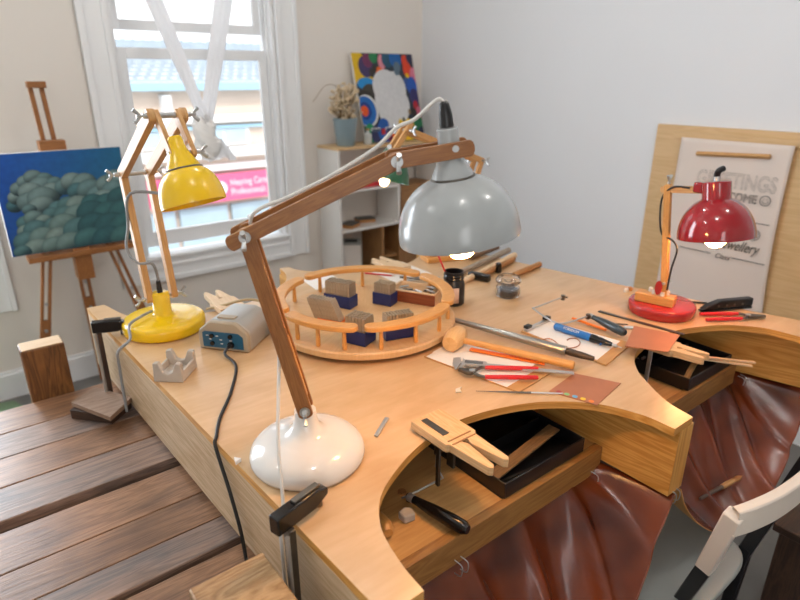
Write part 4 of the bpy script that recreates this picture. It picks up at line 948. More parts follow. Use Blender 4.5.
# ============================================================ BENCH PINS
def bench_pin(label, x0, x1, yb, yt, z, sgn, ang=0, cx=None, mat=M_PIN, plate=False):
    """plank with a V cut; yb = end on the bench, yt = prong tips"""
    c_ = V(((x0 + x1) / 2, yb, z)); t_ = thing('bench_pin', label, 'bench pin', V((c_.x, (yb + yt) / 2, z)), 'wooden bench pins')
    L_ = abs(yt - yb); W = x1 - x0
    d = V((math.sin(ang), math.cos(ang) * sgn, 0)); s_ = V((d.y, -d.x, 0)) if True else X_
    h = W / 2
    po = [(0, -h), (L_ * .50, -h), (L_ * .52, -h * .82), (L_ * .97, -h * .66), (L_, -h * .5), (L_ * .97, -h * .3)]
    po += [(L_ * .62, -h * .06)] + [(L_ * .56 + .007 * math.cos(a), .007 * math.sin(a)) for a in [-.6 - (2 * PI - 1.2) * k / 10 for k in range(11)]] + [(L_ * .62, h * .06)]
    po += [(L_ * .97, h * .34), (L_, h * .5), (L_ * .97, h * .66), (L_ * .52, h * .82), (L_ * .50, h), (0, h)]
    MB().prism(po, 0, .018, V((c_.x, yb, z)), d, d.cross(Z_) * -1).build('pin_block', mat, t_, bevel=.001)
    return t_, d, s_
bp1, d, s_ = bench_pin('pale wooden bench pin with a V cut over the front cutout, steel strip inset', .652, .732, .795, .585, .9055, -1)
MB().box(.668, .683, .715, .782, .9236, .9252).build('steel_strip', M_DSTEEL, bp1)
MB().box(.662, .722, .680, .683, .9236, .9246).box(.662, .722, .693, .696, .9236, .9246).build('score_line', M_BROWNW, bp1)
MB().box(.655, .728, .70, .765, .9003, .9052).build('pin_plate', M_DSTEEL, bp1)
MB().box(.664, .670, .722, .730, .80, .8995).build('pin_bracket', M_DSTEEL, bp1)
MB().box(.698, .704, .715, .735, .832, .8995).build('pin_bracket', M_DSTEEL, bp1)
bp2, d, s_ = bench_pin('wooden bench pin over the right cutout partly under a copper plate', 1.372, 1.440, .72, .565, .9055, -1, ang=.12)
MB().box(1.385, 1.390, .688, .698, .80, .8995).build('pin_bracket', M_STEEL, bp2)
bench_pin('pale wooden bench pin with split prongs at the back left, behind the power box', .585, .665, 1.62, 1.80, .9055, 1, ang=.0, mat=M_PALEW)
bench_pin('pale wooden bench pin at the back edge below the corner shelf', 1.235, 1.315, 1.61, 1.775, .9055, 1, ang=.0, mat=M_PALEW)
cs = [T(625, 346, .926), T(634, 326, .926), T(680, 335, .926), T(668, 352, .926)]
o = MB().prism([(p.x, p.y) for p in cs], .9245, .9265).build('copper_plate', M_COPPER); tag(o, 'brown copper plate lying on the right hand bench pin', 'plate')
# stray prongs visible beside the plate: two offcut sticks
# cord from the back left pin
o = MB().tube([V((.57, 1.70, .9045)), V((.60, 1.66, .92)), V((.66, 1.60, .945)), V((.70, 1.56, .94)), V((.75, 1.53, .925))], .004, 8).build('beige_cord', plain('beige_cord_m', 'B7A27C', .6)); tag(o, 'short beige cord beside the back left bench pin', 'cord')
o = MB().cyl(V((.75, 1.53, .915)), V((.79, 1.51, .912)), .0115, .010).build('hand_piece', plain('pale_grip', 'D5CBBB', .4)); tag(o, 'stubby pale hand tool lying behind the power box', 'hand tool')

# ========================================================= BENCH TOP TOOLS
# black jar and brush
JB = V((1.215, 1.275, TT + .0005)); jr = .036
t_ = thing('black_jar', 'open black plastic jar with a pink label beside the carousel', 'jar', JB)
MB().lathe([(0, 0), (jr - .003, 0), (jr, .003), (jr, .068), (jr - .002, .073), (.031, .080), (.031, .108), (.028, .108), (.028, .078), (.032, .072), (.032, .004), (0, .004)], JB, n=40, caps=False).build('body', M_BLACK, t_)
MB().lathe([(.0315, .083), (.033, .086), (.0315, .090), (.033, .095), (.0315, .099)], JB, n=36, caps=False).build('thread', M_BLACKS, t_)
def lab(u, v): a = math.radians(172) + u * math.radians(85); return JB + V((math.cos(a) * (jr + .0006), math.sin(a) * (jr + .0006), .012 + v * .05))
MB().grid(lab, 16, 2).build('label', M_LABEL, t_, solid=.0003)
t_ = thing('paint_brush', 'red handled brush standing in the black jar', 'brush', JB + V((.005, 0, .006)))
MB().cyl(JB + V((.012, -.008, .0065)), JB + V((-.045, .03, .168)), .0022, .0032, n=10).build('handle', M_REDH, t_)
MB().cyl(JB + V((.012, -.008, .0062)), JB + V((.0095, -.0065, .014)), .003, .0025, n=8).build('ferrule', M_STEEL, t_)
# glass jar with dark liquid
GJ = V((1.402, 1.212, TT + .0005)); k_ = 1.12
t_ = thing('glass_jar', 'small rounded glass jar half filled with dark violet liquid', 'jar', GJ)
outer = [(0, 0), (.030, 0), (.035, .004), (.037, .016), (.035, .032), (.028, .040), (.028, .044), (.036, .050), (.037, .056), (.034, .064), (.030, .068)]
MB().lathe([(r * k_, z) for r, z in outer + [(.0275, .068), (.031, .062), (.034, .055), (.033, .051), (.025, .045), (.025, .039), (.032, .031), (.034, .016), (.032, .006), (0, .0045)]], GJ, n=40, caps=False).build('glass', M_GLASS, t_)
MB().lathe([(0, .0047), (.0318 * k_, .0062), (.0338 * k_, .016), (.0326 * k_, .026), (0, .026)], GJ, n=36, caps=False).build('liquid', M_LIQ, t_)
# dowels and hammers in the back
def rod_(name, label, cat, a, b, r0, r1, mat, n=18, group=None):
    a, b = V(a), V(b); d = (b - a).normalized(); L_ = (b - a).length
    o = MB().lathe([(0, 0), (r0 * .8, 0), (r0, r0 * .2), ((r0 + r1) / 2, L_ * .5), (r1, L_ - r1 * .25), (r1 * .7, L_), (0, L_)], a, d, n, False).build(name, mat); return tag(o, label, cat, group)
DA = [('grey turned stick, left and rearmost of the sticks behind the glass jar', T(452, 276, .914), T(509, 250, .914), .010, .012, wood('grey_stick', 'A99C8C', '85786A', .5, 20)),
      ('pale turned stick, second of the sticks behind the glass jar', T(463, 281, .913), T(515, 255, .913), .010, .012, M_PALEW),
      ('light brown stick lying at the right behind the glass jar', T(514, 275, .911), T(540, 264, .911), .0105, .0105, M_CORK)]
for lb, a, b, r0, r1, mt_ in DA: rod_('turned_stick', lb, 'stick', a, b, r0, r1, mt_, group='sticks at the back of the bench')
t_ = thing('hammer', 'hammer with a black head and brown handle behind the two jars', 'hammer', T(483, 276, TT))
ha, hb = T(480, 276, .914), T(514, 259, .914); hd = (hb - ha).normalized(); hs = V((-hd.y, hd.x, 0))
MB().lathe([(.007, 0), (.0075, .05), (.010, .12), (.011, (hb - ha).length - .01), (.008, (hb - ha).length)], ha, hd, 18).build('handle', M_CORK, t_)
MB().obox(ha - hd * .006, hs, hd, Z_, .085, .024, .024).build('head', M_BLACKS, t_, bevel=.004)
rod_('black_dapping_punch', 'short black cylinder standing behind the glass jar', 'punch', V((1.56, 1.40, TT + .0005)), V((1.56, 1.40, TT + .038)), .012, .011, M_BLACKS)
rod_('turned_stick', 'short brown stick, furthest back of the sticks behind the grey lamp shade', 'stick', T(470, 258, .912), T(498, 247, .912), .010, .010, wood('dk_stick', '7A5C40', '59412C', .5, 20), group='sticks at the back of the bench')

# clipboards
def clipboard(label, pts, z, papers):
    P = [T(x, y, z + .004) for x, y in pts]; c_ = (P[0] + P[2]) / 2
    t_ = thing('clipboard', label, 'clipboard', V((c_.x, c_.y, TT)), 'clipboards on the bench')
    po = [(p.x, p.y) for p in P]
    MB().prism(po, z + .0005, z + .004).build('board', M_CLIPB, t_, bevel=.0008)
    for k, f, sh_ in papers:
        q = [c_ + (p - c_) * f + V(sh_) for p in P]
        MB().prism([(p.x, p.y) for p in q], z + .0042 + k * .0004, z + .0045 + k * .0004).build('paper', M_PAPER, t_)
    return t_, P, c_
t1, P1, c1 = clipboard('brown clipboard with white paper under the mallet and red pliers', [(424, 356), (519, 392), (553, 371), (462, 336)], TT, [(0, .86, (-.012, .012, 0)), (1, .82, (.012, .026, 0))])
t2, P2, c2 = clipboard('brown clipboard with white paper under the blue handpiece and saw', [(521, 331), (606, 365), (632, 343), (547, 319)], TT, [(0, .88, (-.004, .012, 0))])
q = P2[0].lerp(P2[3], .5); qd = (P2[3] - P2[0]).normalized()
MB().bar(q - qd * .06 + V((0, -.012, .005)), q + qd * .06 + V((0, -.012, .005)), .012, .007).build('clip', M_STEEL, t2, bevel=.001)
MB().bar(q - qd * .058 + V((0, -.01, .012)), q - qd * .035 + V((0, -.01, .012)), .016, .009).build('clip_lever', M_BLACK, t2, bevel=.002)
MB().bar(q + qd * .035 + V((0, -.01, .012)), q + qd * .058 + V((0, -.01, .012)), .016, .009).build('clip_lever', M_BLACK, t2, bevel=.002)
# ring mandrel
ma, mb_, mc = T(452, 321, .914), T(566, 353, .914), T(591, 361, .911)
t_ = thing('ring_mandrel', 'long tapered steel ring mandrel with a dark tang, lying across the clipboards', 'mandrel', ma)
ma.z = mb_.z = .9195; mc.z = .9165
md = (mb_ - ma).normalized(); ml_ = (mb_ - ma).length
MB().lathe([(0, 0), (.006, 0), (.0068, .003), (.0128, ml_ - .002), (.012, ml_), (0, ml_)], ma, md, 28, False).build('shaft', plain('mandrel_steel', 'A3A19C', .3, .85, var=.04), t_)
MB().lathe([(.0075, -.004), (.0095, .01), (.0088, .045), (.006, .072), (0, .075)], mb_, md, 20, False).build('tang', plain('tang', '4A3B2E', .4, .4), t_)
# mallet
ha, hb = T(455, 338, .930), T(575, 363.5, .922); hd = (hb - ha).normalized(); 
t_ = thing('wooden_mallet', 'wooden mallet with a barrel head lying beside the carousel', 'mallet', V((ha.x, ha.y, TT)))
ax = (V((.96, 1.075, 0)) - V((.985, .985, 0))).normalized(); ax = V((-hd.y, hd.x, 0)).normalized()
hc = ha.copy(); hc.z = TT + .0285
MB().lathe([(0, -.040), (.019, -.040), (.023, -.036), (.0268, -.016), (.028, 0), (.0268, .016), (.023, .036), (.019, .040), (0, .040)], hc, ax, 36, False).build('head', wood('mallet_head_wood', 'E2B880', 'CF9D60', .4, 20, 2, .35), t_)
hb.z = TT + .0165
hd2 = (hb - hc).normalized(); hl = (hb - hc).length
MB().lathe([(.0085, .0), (.0085, .04), (.0095, .15), (.0112, hl - .02), (.011, hl - .003), (.008, hl), (0, hl)], hc + hd2 * .0, hd2, 22, True).build('handle', M_BEECH, t_)
# orange strips
o = MB().bar(T(470, 349, .9105), T(545, 363.5, .9075), .017, .003).build('orange_ruler', M_ORANGE, bevel=.0006); tag(o, 'flat orange plastic strip lying under the mallet handle', 'ruler')
pencil('orange pencil on the second clipboard behind the black saw handle', T(606, 330, .9088), T(569, 317, .9088), M_ORANGE, .0042)
# caliper
ca_, cb_ = T(457, 362, .914), T(574, 373, .914); ca_.z = cb_.z = .9135; cd_ = (cb_ - ca_).normalized(); cn = V((-cd_.y, cd_.x, 0))
t_ = thing('vernier_caliper', 'steel vernier caliper with grey scale lying between mallet and red pliers', 'caliper', ca_)
MB().bar(ca_, cb_, .013, .0032).build('beam', M_STEEL, t_, bevel=.0004)
MB().prism([(-.012, .02), (.006, .026), (.010, .006), (.010, -.006), (.008, -.012), (.0035, -.038), (.0, -.038), (-.010, -.010)], -.0022, .0022, ca_, cd_, cn).build('fixed_jaw', M_STEEL, t_, bevel=.0004)
MB().prism([(.013, .022), (.018, .014), (.07, .014), (.074, .008), (.074, -.009), (.05, -.011), (.022, -.011), (.012, -.034), (.009, -.036), (.012, -.010), (.013, .008)], -.0032, .0032, ca_, cd_, cn).build('slider', M_STEEL, t_, bevel=.0004)
MB().obox(ca_ + cd_ * .042 + cn * .002 + Z_ * .0037, cd_, cn, Z_, .045, .013, .001).build('scale_window', plain('grey_scale', '5A6066', .4), t_)
# pliers
def pliers(label, jaw, piv, h1, h2, mat, g1, g2, jl, dark=M_DSTEEL, rr=.0058):
    t_ = thing('pliers', label, 'pliers', V((piv.x, piv.y, TT)), 'red handled pliers')
    jaw, piv, h1, h2 = V(jaw), V(piv), V(h1), V(h2); d = (jaw - piv).normalized(); n_ = V((-d.y, d.x, 0))
    for s_ in (-1, 1):
        MB().prism([(-.008, .001 * s_), (.0, .012 * s_), (.012, .012 * s_), (jl * .6, .007 * s_), (jl, .003 * s_), (jl, .0006 * s_), (.012, .0008 * s_)], -.004, .004, piv, d, n_).build('jaw', dark, t_, bevel=.0006)
    MB().cyl(piv - Z_ * .0055, piv + Z_ * .0058, .0075, n=16).build('pivot', M_STEEL, t_)
    for hh, gg in ((h1, V(g1)), (h2, V(g2))):
        e_ = (hh - gg).normalized()
        MB().tube([piv - d * .002, piv.lerp(gg, .55) + (gg - piv - d * (gg - piv).dot(d)) * .35, gg, gg + e_ * .006], .0042, 8, 4).build('shank', dark, t_)
        MB().tube([gg, gg.lerp(hh, .5), hh], lambda t: rr * (1 - .12 * abs(2 * t - 1)), 10, 6).build('grip', mat, t_)
pv = T(472, 372, .9155)
pliers('pair of pliers with two long red grips lying on the first clipboard', T(456, 369, .9155), pv, T(538, 368.5, .9145), T(538, 377.5, .9145), M_REDH, T(485, 367.5, .9145), T(485, 377, .9145), .034)
pv = T(748, 316, .908); 
pliers('pair of pliers with red grips lying beside the red lamp base', T(766, 316.5, .908), pv, T(700, 314, .908), T(706, 319.5, .908), M_REDH, T(738, 313.6, .908), T(742, 318.4, .908), .05)
# copper test plate
cs = [T(549, 391, .902), T(574, 373, .902), T(621, 383, .902), T(597, 405, .902)]
t_ = thing('enamel_test_plate', 'flat copper plate with a row of small enamel colour samples', 'plate', (cs[0] + cs[2]) / 2)
MB().prism([(p.x, p.y) for p in cs], .9005, .9018).build('plate', M_COPPER, t_)
for k, cc_ in enumerate(('B23A34', '7FB57A', '5FA3CF', 'E8C02A', 'E8802A')):
    q = cs[0].lerp(cs[3], .17 + .17 * k); q += (cs[1] - cs[0]).normalized() * .009
    MB().cyl(V((q.x, q.y, .9019)), V((q.x, q.y, .9024)), .0062, n=12).build('enamel_sample', plain('enamel_' + cc_, cc_, .3), t_)
# needle file
a, b = T(476, 391, .9035), T(531, 392.5, .9035); c = T(563, 393.5, .9035)
t_ = thing('needle_file', 'thin dark needle file lying in front of the first clipboard', 'file', a)
d = (c - a).normalized(); MB().cyl(a, b, .0006, .0024, n=8).build('blade', M_DSTEEL, t_); MB().cyl(b, c, .0019, .0019, n=8).build('handle', M_STEEL, t_)
# saw on the clipboard
def saw(label, pts, ha, hb, mat, r=.0026, k=3, hr=.013, grp='piercing saws'):
    t_ = thing('piercing_saw', label, 'saw', V((ha.x, ha.y, min(p.z for p in pts) - .01)), grp)
    MB().tube(pts, r, 8, k).build('frame', M_STEEL, t_)
    for p in (pts[0], pts[-1]): b0 = MB(); b0.cyl(p - Z_ * .009, p + Z_ * .006, .0065, n=10); b0.tube([p, p + V((.008, -.012, 0))], .003, 6, 0); b0.build('blade_clamp', M_DSTEEL, t_)
    d = (hb - ha).normalized(); L_ = (hb - ha).length
    MB().lathe([(0, 0), (hr * .55, 0), (hr * .6, L_ * .1), (hr * .85, L_ * .35), (hr, L_ * .7), (hr * .95, L_ * .93), (hr * .6, L_), (0, L_)], ha, d, 24, False).build('handle', mat, t_)
    MB().cyl(ha - d * .012, ha + d * .002, hr * .6, n=14).build('ferrule', M_STEEL, t_)
zz = .9215
A = [T(563, 297, zz + .012), T(537, 307, zz), T(534, 309, zz), T(552, 321, zz), T(566, 323, zz), T(588, 316, zz)]
saw('jeweller saw with slate black handle lying across the second clipboard', A, T(593, 317, zz - .002), T(625, 333, .9185), M_SLATE)
# blue handpiece
a, b, c = T(555, 326, .9155), T(592, 337.5, .9155), T(613, 345, .9155)
t_ = thing('blue_handpiece', 'blue and black rotary handpiece lying on the second clipboard', 'handpiece', a)
d = (c - a).normalized(); L1 = (b - a).dot(d); L2 = (c - a).length
MB().lathe([(0, 0), (.0085, 0), (.0105, .003), (.0105, L1)], a, d, 28, True).build('body', M_BLUEH, t_)
MB().lathe([(.0115, L1), (.0115, L1 + .012), (.0098, L1 + .018), (.0100, L1 + .028), (.006, L2 - .006), (.0035, L2), (0, L2)], a, d, 24, False).build('head', M_BLACKS, t_)
MB().lathe([(.0037, L2 - .003), (.0045, L2), (.0045, L2 + .01), (.0015, L2 + .013), (.0015, L2 + .024), (0, L2 + .024)], a, d, 12, False).build('collet', M_STEEL, t_)
sd = V((-d.y, d.x, 0)); vw = (CAM - a).normalized(); vw = (vw - d * vw.dot(d)).normalized()
text_mesh('FOREDOM', .010, a + d * .032 + vw * .0107 - d.cross(vw) * .0 , d, vw.cross(d), M_PAPER, 'body_lettering', t_)
for k in range(1): MB().cyl(T(601, 343, .9145), T(600, 345, .908), .0025, n=8).build('blue_button', M_BLUEH, t_)
# copper wire S
o = MB().tube([T(x, y, .9065) for x, y in ((541, 341), (547, 338.5), (553, 340), (561, 346), (570, 348), (578, 346), (580, 342), (576, 338.5), (570, 338.5), (567, 340))], .0013, 8, 6).build('copper_wire', M_COPW); tag(o, 'S shaped piece of copper wire on the second clipboard', 'wire')
o = MB().bar(T(599, 311, .9025), T(684, 334.5, .9025), .012, .0022).build('steel_rule', M_DSTEEL); tag(o, 'long thin steel strip lying before the red lamp base', 'strip')
o = MB().obox(T(629, 327.5, .903), *rot2(-.8), Z_, .026, .015, .004).build('blue_eraser', plain('pale_blue', 'A9C4D6', .5), bevel=.001); tag(o, 'pale blue chip beside the copper plate', 'chip')
o = MB().bar(T(604, 323, .9025), T(628, 324.5, .9025), .003, .002).build('short_needle', M_BLACK); tag(o, 'short black needle behind the pale blue chip', 'needle')
# stapler-like black clamp
a, b = T(701, 308, .914), T(750, 303.5, .914); d = (b - a).normalized(); n_ = V((-d.y, d.x, 0)); L_ = (b - a).length
t_ = thing('black_stapler', 'black desk stapler lying behind the red handled pliers', 'stapler', V((a.x, a.y, TT)))
MB().prism([(0, -.012), (L_, -.012), (L_, -.004), (.0, -.007)], -.012, .012, a, d, Z_).build('base', M_BLACKS, t_, bevel=.002)
MB().prism([(.0, -.004), (L_, -.003), (L_, .022), (L_ * .35, .022), (L_ * .12, .010)], -.011, .011, a, d, Z_).build('arm', M_BLACK, t_, bevel=.003)
for k in range(4): q = a + d * (L_ * (.3 + .16 * k)) + Z_ * .006 ; MB().cyl(q - n_ * .0125, q - n_ * .011, .0035, n=10).build('rivet', M_DSTEEL, t_)
# cap nuts beside lamp
for i, (x, y) in enumerate(((626, 292), (630, 290.5))):
    q = T(x, y, TT); o = MB().lathe([(0, .0005), (.0075, .0005), (.0075, .010), (.005, .013), (0, .013)], q, n=16, caps=False).build('white_cap', plain('white_screw', 'E4DED4', .4) if i == 0 else M_CORK); tag(o, ('small white' if i == 0 else 'small tan') + ' cap on the bench edge left of the red lamp', 'cap')
# short steel tab
o = MB().bar(T(376, 436, .9035), T(387, 418, .9035), .0085, .005).build('steel_tab', M_STEEL, bevel=.0015); tag(o, 'short steel bar lying alone right of the white lamp base', 'bar')
sc2 = MB(); q = T(237, 463.5, .9); sc2.prism([(0, 0), (.013, .004), (.004, .016)], .9005, .908, (q.x - .004, q.y - .004, 0)); o = sc2.build('plaster_chip', M_PAPER); tag(o, 'tiny white chip at the left of the white lamp base', 'chip')
q = T(459, 392, .9); o = MB().prism([(0, 0), (.012, -.006), (.018, .006), (.028, .010), (.010, .012)], .9005, .9035, (q.x - .01, q.y, 0)).build('plastic_shard', plain('frosted_shard', 'DDD2C2', .3)); tag(o, 'small frosted shard lying beside the needle file', 'shard')

# =============================================================== TRAYS
def tray(label, pts, z0, z1, items):
    P = [T(x, y, z1) for x, y in pts]
    t_ = thing('parts_tray', label, 'tray', V((sum(p.x for p in P) / 4, sum(p.y for p in P) / 4, z0)), 'black parts trays')
    return t_
def box_tray(label, x0, x1, y0, y1, z0, h):
    t_ = thing('parts_tray', label, 'tray', V(((x0 + x1) / 2, (y0 + y1) / 2, z0)), 'black parts trays')
    m_ = MB().box(x0, x1, y0, y1, z0 + .0005, z0 + .004); w_ = .004
    m_.box(x0, x0 + w_, y0, y1, z0 + .004, z0 + h).box(x1 - w_, x1, y0, y1, z0 + .004, z0 + h).box(x0 + w_, x1 - w_, y0, y0 + w_, z0 + .004, z0 + h).box(x0 + w_, x1 - w_, y1 - w_, y1, z0 + .004, z0 + h)
    m_.build('tray', M_BLACK, t_, bevel=.0015)
    return t_
tr1 = box_tray('black plastic tool tray on the shelf under the front bench pin', .787, 1.060, .650, .92, .748, .042)
MB().box(.791, 1.056, .78, .784, .7525, .782).build('tray_divider', M_BLACK, tr1)
o = MB().bar(V((.80, .70, .772)), V((1.035, .72, .792)), .030, .004).build('wood_strip', wood('strip_wood', '8C6C48', '6E5236', .5, 14)); tag(o, 'thin brown wooden strip lying across the black tray under the front pin', 'strip')
o = MB().bar(V((.81, .69, .757)), V((1.0, .668, .757)), .006, .006).build('steel_rod', M_DSTEEL); tag(o, 'dark steel rod lying in the black tray under the front pin', 'rod')
tr2 = box_tray('black plastic tool tray on the shelf under the right bench pin', 1.53, 1.785, .640, .92, .748, .042)
MB().box(1.534, 1.781, .77, .774, .7525, .782).box(1.65, 1.654, .774, .915, .7525, .782).build('tray_divider', M_BLACK, tr2)
o = MB().bar(T(690, 355.5, .815), T(755, 362.5, .80), .011, .004).bar(T(694, 357.5, .806), T(752, 366, .795), .011, .004).build('emery_stick', M_PALEW); tag(o, 'pale emery sticks lying over the rim of the right black tray', 'stick')
o = MB().bar(V((1.55, .665, .757)), V((1.70, .70, .790)), .016, .004).build('brass_strip', wood('brassy', '8A7550', '6A5536', .4)); tag(o, 'brown strip lying inside the right black tray', 'strip')
for i in range(5):
    q = V((random.uniform(1.55, 1.63), random.uniform(.80, .89), .757)); o = MB().ball(q, .005, 6).build('metal_bead', M_STEEL); tag(o, 'small shiny metal bead in the right black tray', 'bead', 'beads in the right tray')
# saw under the front pin
Zs = .763
A = [T(437, 450, .83), T(436, 466, .805), T(443, 478, .785), T(433, 483, .775), T(418, 491, .768), T(402, 498, .766), T(409, 497, .768)]
saw('jeweller saw with black handle lying on the shelf in the front cutout', A, T(413, 499, Zs + .008), T(468, 530, Zs + .008), M_BLACKS, .0024, 0, hr=.0145)
t_ = thing('round_handled_tool', 'tool with rounded orange wooden handle at the left of the front cutout', 'tool', V((.52, .73, .748)))
MB().lathe([(0, 0), (.010, .001), (.0155, .010), (.016, .025), (.012, .045), (.009, .055), (0, .056)], T(388, 534, .764) , (T(377, 512, .764) - T(388, 534, .764)), 24, False).build('handle', M_BEECH, t_)
MB().cyl(T(377, 512, .764), T(372, 500, .764), .004, n=10).build('blade', M_STEEL, t_)
q = T(406, 518, .75); o = MB().prism([(-.012, -.012), (.012, -.016), (.018, .004), (.006, .014), (-.013, .010)], .7485, .766, (q.x, q.y, 0)).build('plaster_lump', M_CAST, bevel=.003); tag(o, 'crumpled pale lump lying beside the black saw handle', 'lump')
q = T(402, 492, .75); o = MB().lathe([(0, 0), (.009, 0), (.009, .004), (0, .004)], V((q.x, q.y, .7487)), n=16, caps=False).build('brown_disc', M_CORK); tag(o, 'small brown disc at the left end of the saw frame', 'disc')
# saw hanging under the right pin
t_ = thing('saw_frame', 'thin steel saw frame hanging under the right bench pin', 'saw frame', V((1.33, .74, .80)))
MB().tube([V((1.335, .715, .899)), V((1.33, .72, .83)), V((1.32, .715, .79)), V((1.335, .70, .775)), V((1.345, .715, .80)), V((1.335, .722, .85))], .0022, 8, 5).build('wire_frame', M_STEEL, t_)
# brush lying on the right leather
def on_skin(px, py, sk, lift):
    dg = bpy.context.evaluated_depsgraph_get(); d = ray(px, py).normalized(); mi = sk.matrix_world.inverted()
    bpy.context.view_layer.update(); mi = sk.matrix_world.inverted()
    ok, loc, nor, idx = sk.ray_cast(mi @ CAM, (mi.to_3x3() @ d).normalized())
    if not ok: return None
    w = sk.matrix_world @ loc; n = nor if nor.dot(-d) > 0 else -nor
    return w + n * lift
q0, q1 = on_skin(697, 500, sk2, .011), on_skin(741, 478, sk2, .020)
if q0 is None or q1 is None: q0, q1 = V((1.36, .56, .57)), V((1.52, .53, .57))
t_ = thing('bench_brush', 'dark handled bench brush with brown bristles lying on the right leather', 'brush', q0)
d = (q1 - q0).normalized(); L_ = (q1 - q0).length
MB().lathe([(0, 0), (.004, .002), (.0055, L_ * .3), (.006, L_ * .5)], q0, d, 16, True).build('handle', plain('grey_handle', '5A4C42', .5), t_)
MB().lathe([(.0065, L_ * .5), (.0075, L_ * .54), (.0075, L_ * .75), (.0065, L_ * .78)], q0, d, 16, True).build('ferrule', M_YPINE, t_)
MB().lathe([(.006, L_ * .78), (.0085, L_ * .88), (.001, L_)], q0, d, 16, True).build('bristles', M_CORK, t_)

# ================================================================= POSTER
XP = XW - .025
t_ = thing('poster_board', 'large pale plywood board hanging on the right wall', 'board', (XP, 1.2, .5))
MB().box(XP, XW - .001, .45, 1.565, .38, 1.363, 'y').build('panel', M_BOARD, t_, bevel=.001)
MB().box(XP - .012, XP, .45, 1.47, 1.305, 1.333, 'y').build('top_batten', M_BOARD, t_, bevel=.001)
ps_ = thing('paper_poster', 'cream paper banner with black hand lettering hanging on the plywood board', 'poster', (XP - .02, 1.18, .5))
def pap(u, v):
    wv = .004 * math.sin(u * 5 + v * 3) + .003 * math.sin(v * 9)
    yr = .945 - .03 * v ** 2 * 0 - .03 * v + (.012 * math.sin(PI * v))
    yl_ = 1.425 + .01 * v
    return V((XP - .016 + wv * v - .004, yl_ + (yr - yl_) * u, 1.312 - v * .86))
MB().grid(pap, 24, 40).build('paper', M_KRAFT, ps_, solid=.0006)
MB().cyl((XP - .03, 1.338, 1.246), (XP - .03, 1.025, 1.262), .010, n=4).build('dowel', M_YPINE, ps_)
XT = XP - .030
def ptxt(s, y, z, size, outline=0, shear=0, sx=1, sl=.0):
    u_ = V((0, -1, sl)).normalized(); return text_mesh(s, size, (XT, y, z), u_, V((0, 0, 1)), M_INK, 'lettering', ps_, shear, outline, .0006, sx=sx)
ptxt('GREETINGS', 1.318, 1.112, .095, outline=.0007, sx=.70, sl=.0)
ptxt('WELCOME', 1.255, 1.058, .050, outline=.0012, sx=.88, sl=.0)
rg_ = MB(); cc_ = V((XT, 1.008, 1.076)); rg_.tube([cc_ + V((0, math.cos(a), math.sin(a))) * .021 for a in [2 * PI * k / 16 for k in range(17)]], .0016, 6, 2)
rg_.tube([cc_ + V((0, math.cos(a), math.sin(a))) * .012 for a in [PI + PI * k / 8 for k in range(9)]], .0013, 6, 2).ball(cc_ + V((0, .007, .006)), .002, 4).ball(cc_ + V((0, -.007, .006)), .002, 4)
rg_.build('smiley', M_INK, ps_)
ptxt('TO', 1.098, .898, .072, outline=.0013, sl=.0)
ptxt('Gold and Jewellery', 1.345, .838, .066, shear=.45, sx=.69, sl=-.0)
ptxt('Class', 1.172, .785, .032, shear=.3, sl=-.0)
ln = MB()
for y0, y1, z in ((1.345, 1.19, .80), (1.10, .955, .80), (1.33, .97, .975)): ln.bar((XT, y0, z), (XT, y1, z), .001, .0035)
ln.build('ruled_line', M_INK, ps_)

o = MB().box(1.60, 1.95, .02, .36, 0, .42).box(1.585, 1.965, .005, .375, .4205, .445).build('wooden_stool_box', M_DARKW, bevel=.004); tag(o, 'dark brown wooden box stool behind the white chair at the bottom right', 'stool')
# ================================================================== CHAIR
ch = thing('chair', 'chair with white curved backrest, black legs and pale grey seat at the right cutout', 'chair', (1.25, .55, 0))
sp_ = []
for k in range(48):
    a = 2 * PI * k / 48; ex = .45
    sp_.append((1.235 + .205 * math.copysign(abs(math.cos(a)) ** ex, math.cos(a)), .56 + .205 * math.copysign(abs(math.sin(a)) ** ex, math.sin(a))))
MB().prism(sp_, .432, .450).build('seat', M_CHAIRG, ch, bevel=.006, seg=3)
lpts = [V((1.148, .405, .44)), V((1.11, .362, .585))]
MB().bar(V((1.16, .42, 0)), V((1.146, .403, .45)), .03, .022, X_).bar(V((1.146, .403, .44)), V((1.108, .358, .60)), .032, .020, X_).build('leg', M_BLACK, ch, bevel=.003)
MB().bar(V((1.43, .40, 0)), V((1.43, .38, .45)), .03, .022, X_).bar(V((1.43, .38, .44)), V((1.425, .30, .79)), .032, .020, X_).build('leg', M_BLACK, ch, bevel=.003)
for x in (1.08, 1.40): MB().bar(V((x, .75, 0)), V((x, .73, .431)), .028, .022, X_).build('leg', M_BLACK, ch, bevel=.003)
bk = MB()
path = [V((1.108, .358, .60)), V((1.055, .312, .80)), V((1.09, .292, .812)), V((1.16, .276, .815)), V((1.26, .268, .815)), V((1.36, .270, .815)), V((1.45, .285, .81))]
bk.bar(path[0], path[1], .034, .026, X_)
def rail_fn(u, v):
    pts_ = rail_path; f = u * (len(pts_) - 1); i = min(int(f), len(pts_) - 2); p = pts_[i].lerp(pts_[i + 1], f - i)
    dd = (pts_[min(i + 1, len(pts_) - 1)] - pts_[max(i, 0)]).normalized(); nn_ = V((-dd.y, dd.x, 0)).normalized()
    a = [(-.011, -.045), (.011, -.045), (.011, .012), (-.011, .012), (-.011, -.045)][min(int(round(v * 4)), 4)]
    return p + nn_ * a[0] + Z_ * a[1]
rail_path = smooth_path(path[1:], 6)
bk.grid(rail_fn, len(rail_path) - 1, 4)
bk.build('backrest', M_CHAIRW, ch, bevel=.003)

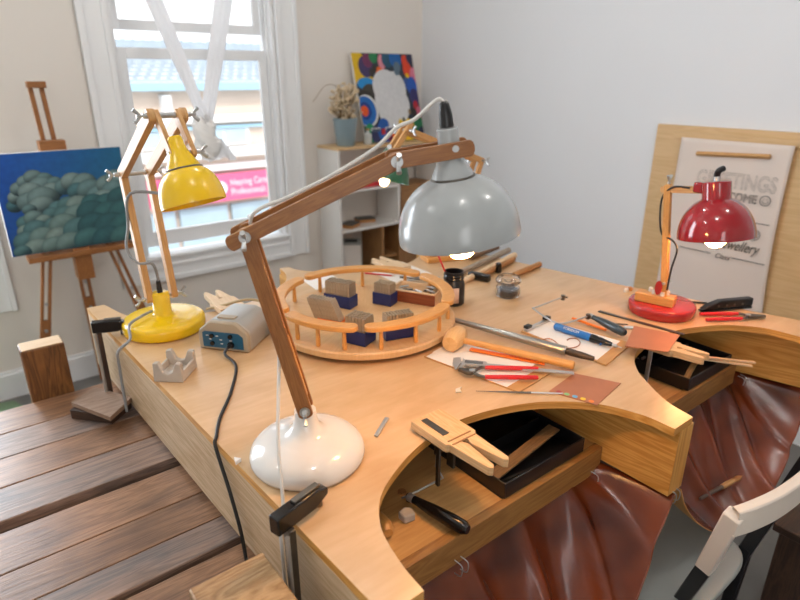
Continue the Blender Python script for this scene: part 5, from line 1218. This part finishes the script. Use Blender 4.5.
# ============================================================== LIGHT
w = bpy.data.worlds.new('world'); SC.world = w; w.use_nodes = True
nt = w.node_tree; bgn = nt.nodes['Background']
sky = nt.nodes.new('ShaderNodeTexSky'); sky.sky_type = 'HOSEK_WILKIE'; sky.turbidity = 8; sky.ground_albedo = .4
sky.sun_direction = V((-.3, -.6, .74)).normalized()
mx = nt.nodes.new('ShaderNodeMixRGB'); mx.inputs[0].default_value = .75; mx.inputs[2].default_value = (.92, .96, 1, 1)
nt.links.new(sky.outputs[0], mx.inputs[1]); nt.links.new(mx.outputs[0], bgn.inputs[0]); bgn.inputs[1].default_value = 2.6
def area(name, loc, rot, sx, sy, power, col):
    l = bpy.data.lights.new(name, 'AREA'); l.shape = 'RECTANGLE'; l.size = sx; l.size_y = sy; l.energy = power; l.color = col
    o = bpy.data.objects.new(name, l); COL.objects.link(o); o.location = loc; o.rotation_euler = rot; return o
for i, (x0, x1) in enumerate(FWIN): area('front_fill_light', ((x0 + x1) / 2, -2.25, 1.8), (math.radians(90), 0, 0), 1.1, 1.7, 10, (1, .97, .93))  # added fill light at the unseen front opening
area('side_window_daylight', (-.48, YW - .06, 1.6), (math.radians(-90), 0, 0), .95, 1.9, 52, (.84, .92, 1))
for i, (x, y) in enumerate(((.35, .25), (1.75, .1), (1.2, 1.9), (-.9, 1.6))):
    dl = thing('ceiling_spotlight', 'small white ceiling spotlight above the room, ' + ('nearest the photographer', 'above the white chair', 'above the middle of the bench', 'above the plank table')[i], 'ceiling light', (x, y, 2.98), 'ceiling spotlights')
    MB().lathe([(0, 3.0495), (.05, 3.0495), (.05, 2.985), (.04, 2.985), (.04, 3.03), (0, 3.03)], (x, y, 0), n=24, caps=False).build('housing', M_TRIM, dl)
    l = bpy.data.lights.new('spot_bulb', 'POINT'); l.energy = 15; l.color = (1, .96, .91); l.shadow_soft_size = .035
    o = bpy.data.objects.new('spot_bulb', l); COL.objects.link(o); o.location = (x, y, 2.93)
# exterior sunlight on the houses opposite
sl = bpy.data.lights.new('sun', 'SUN'); sl.energy = 1.6; sl.angle = .05; sl.color = (1, .96, .9)
so = bpy.data.objects.new('sun', sl); COL.objects.link(so); so.rotation_euler = (math.radians(50), 0, math.radians(-20))

vs_ = SC.view_settings; vs_.view_transform = 'Standard'; vs_.look = 'None'; vs_.gamma = 1; vs_.use_curve_mapping = False; vs_.exposure = .08
SC.cycles.max_bounces = 8; SC.cycles.use_denoising = True
SC.cycles.sample_clamp_indirect = 6
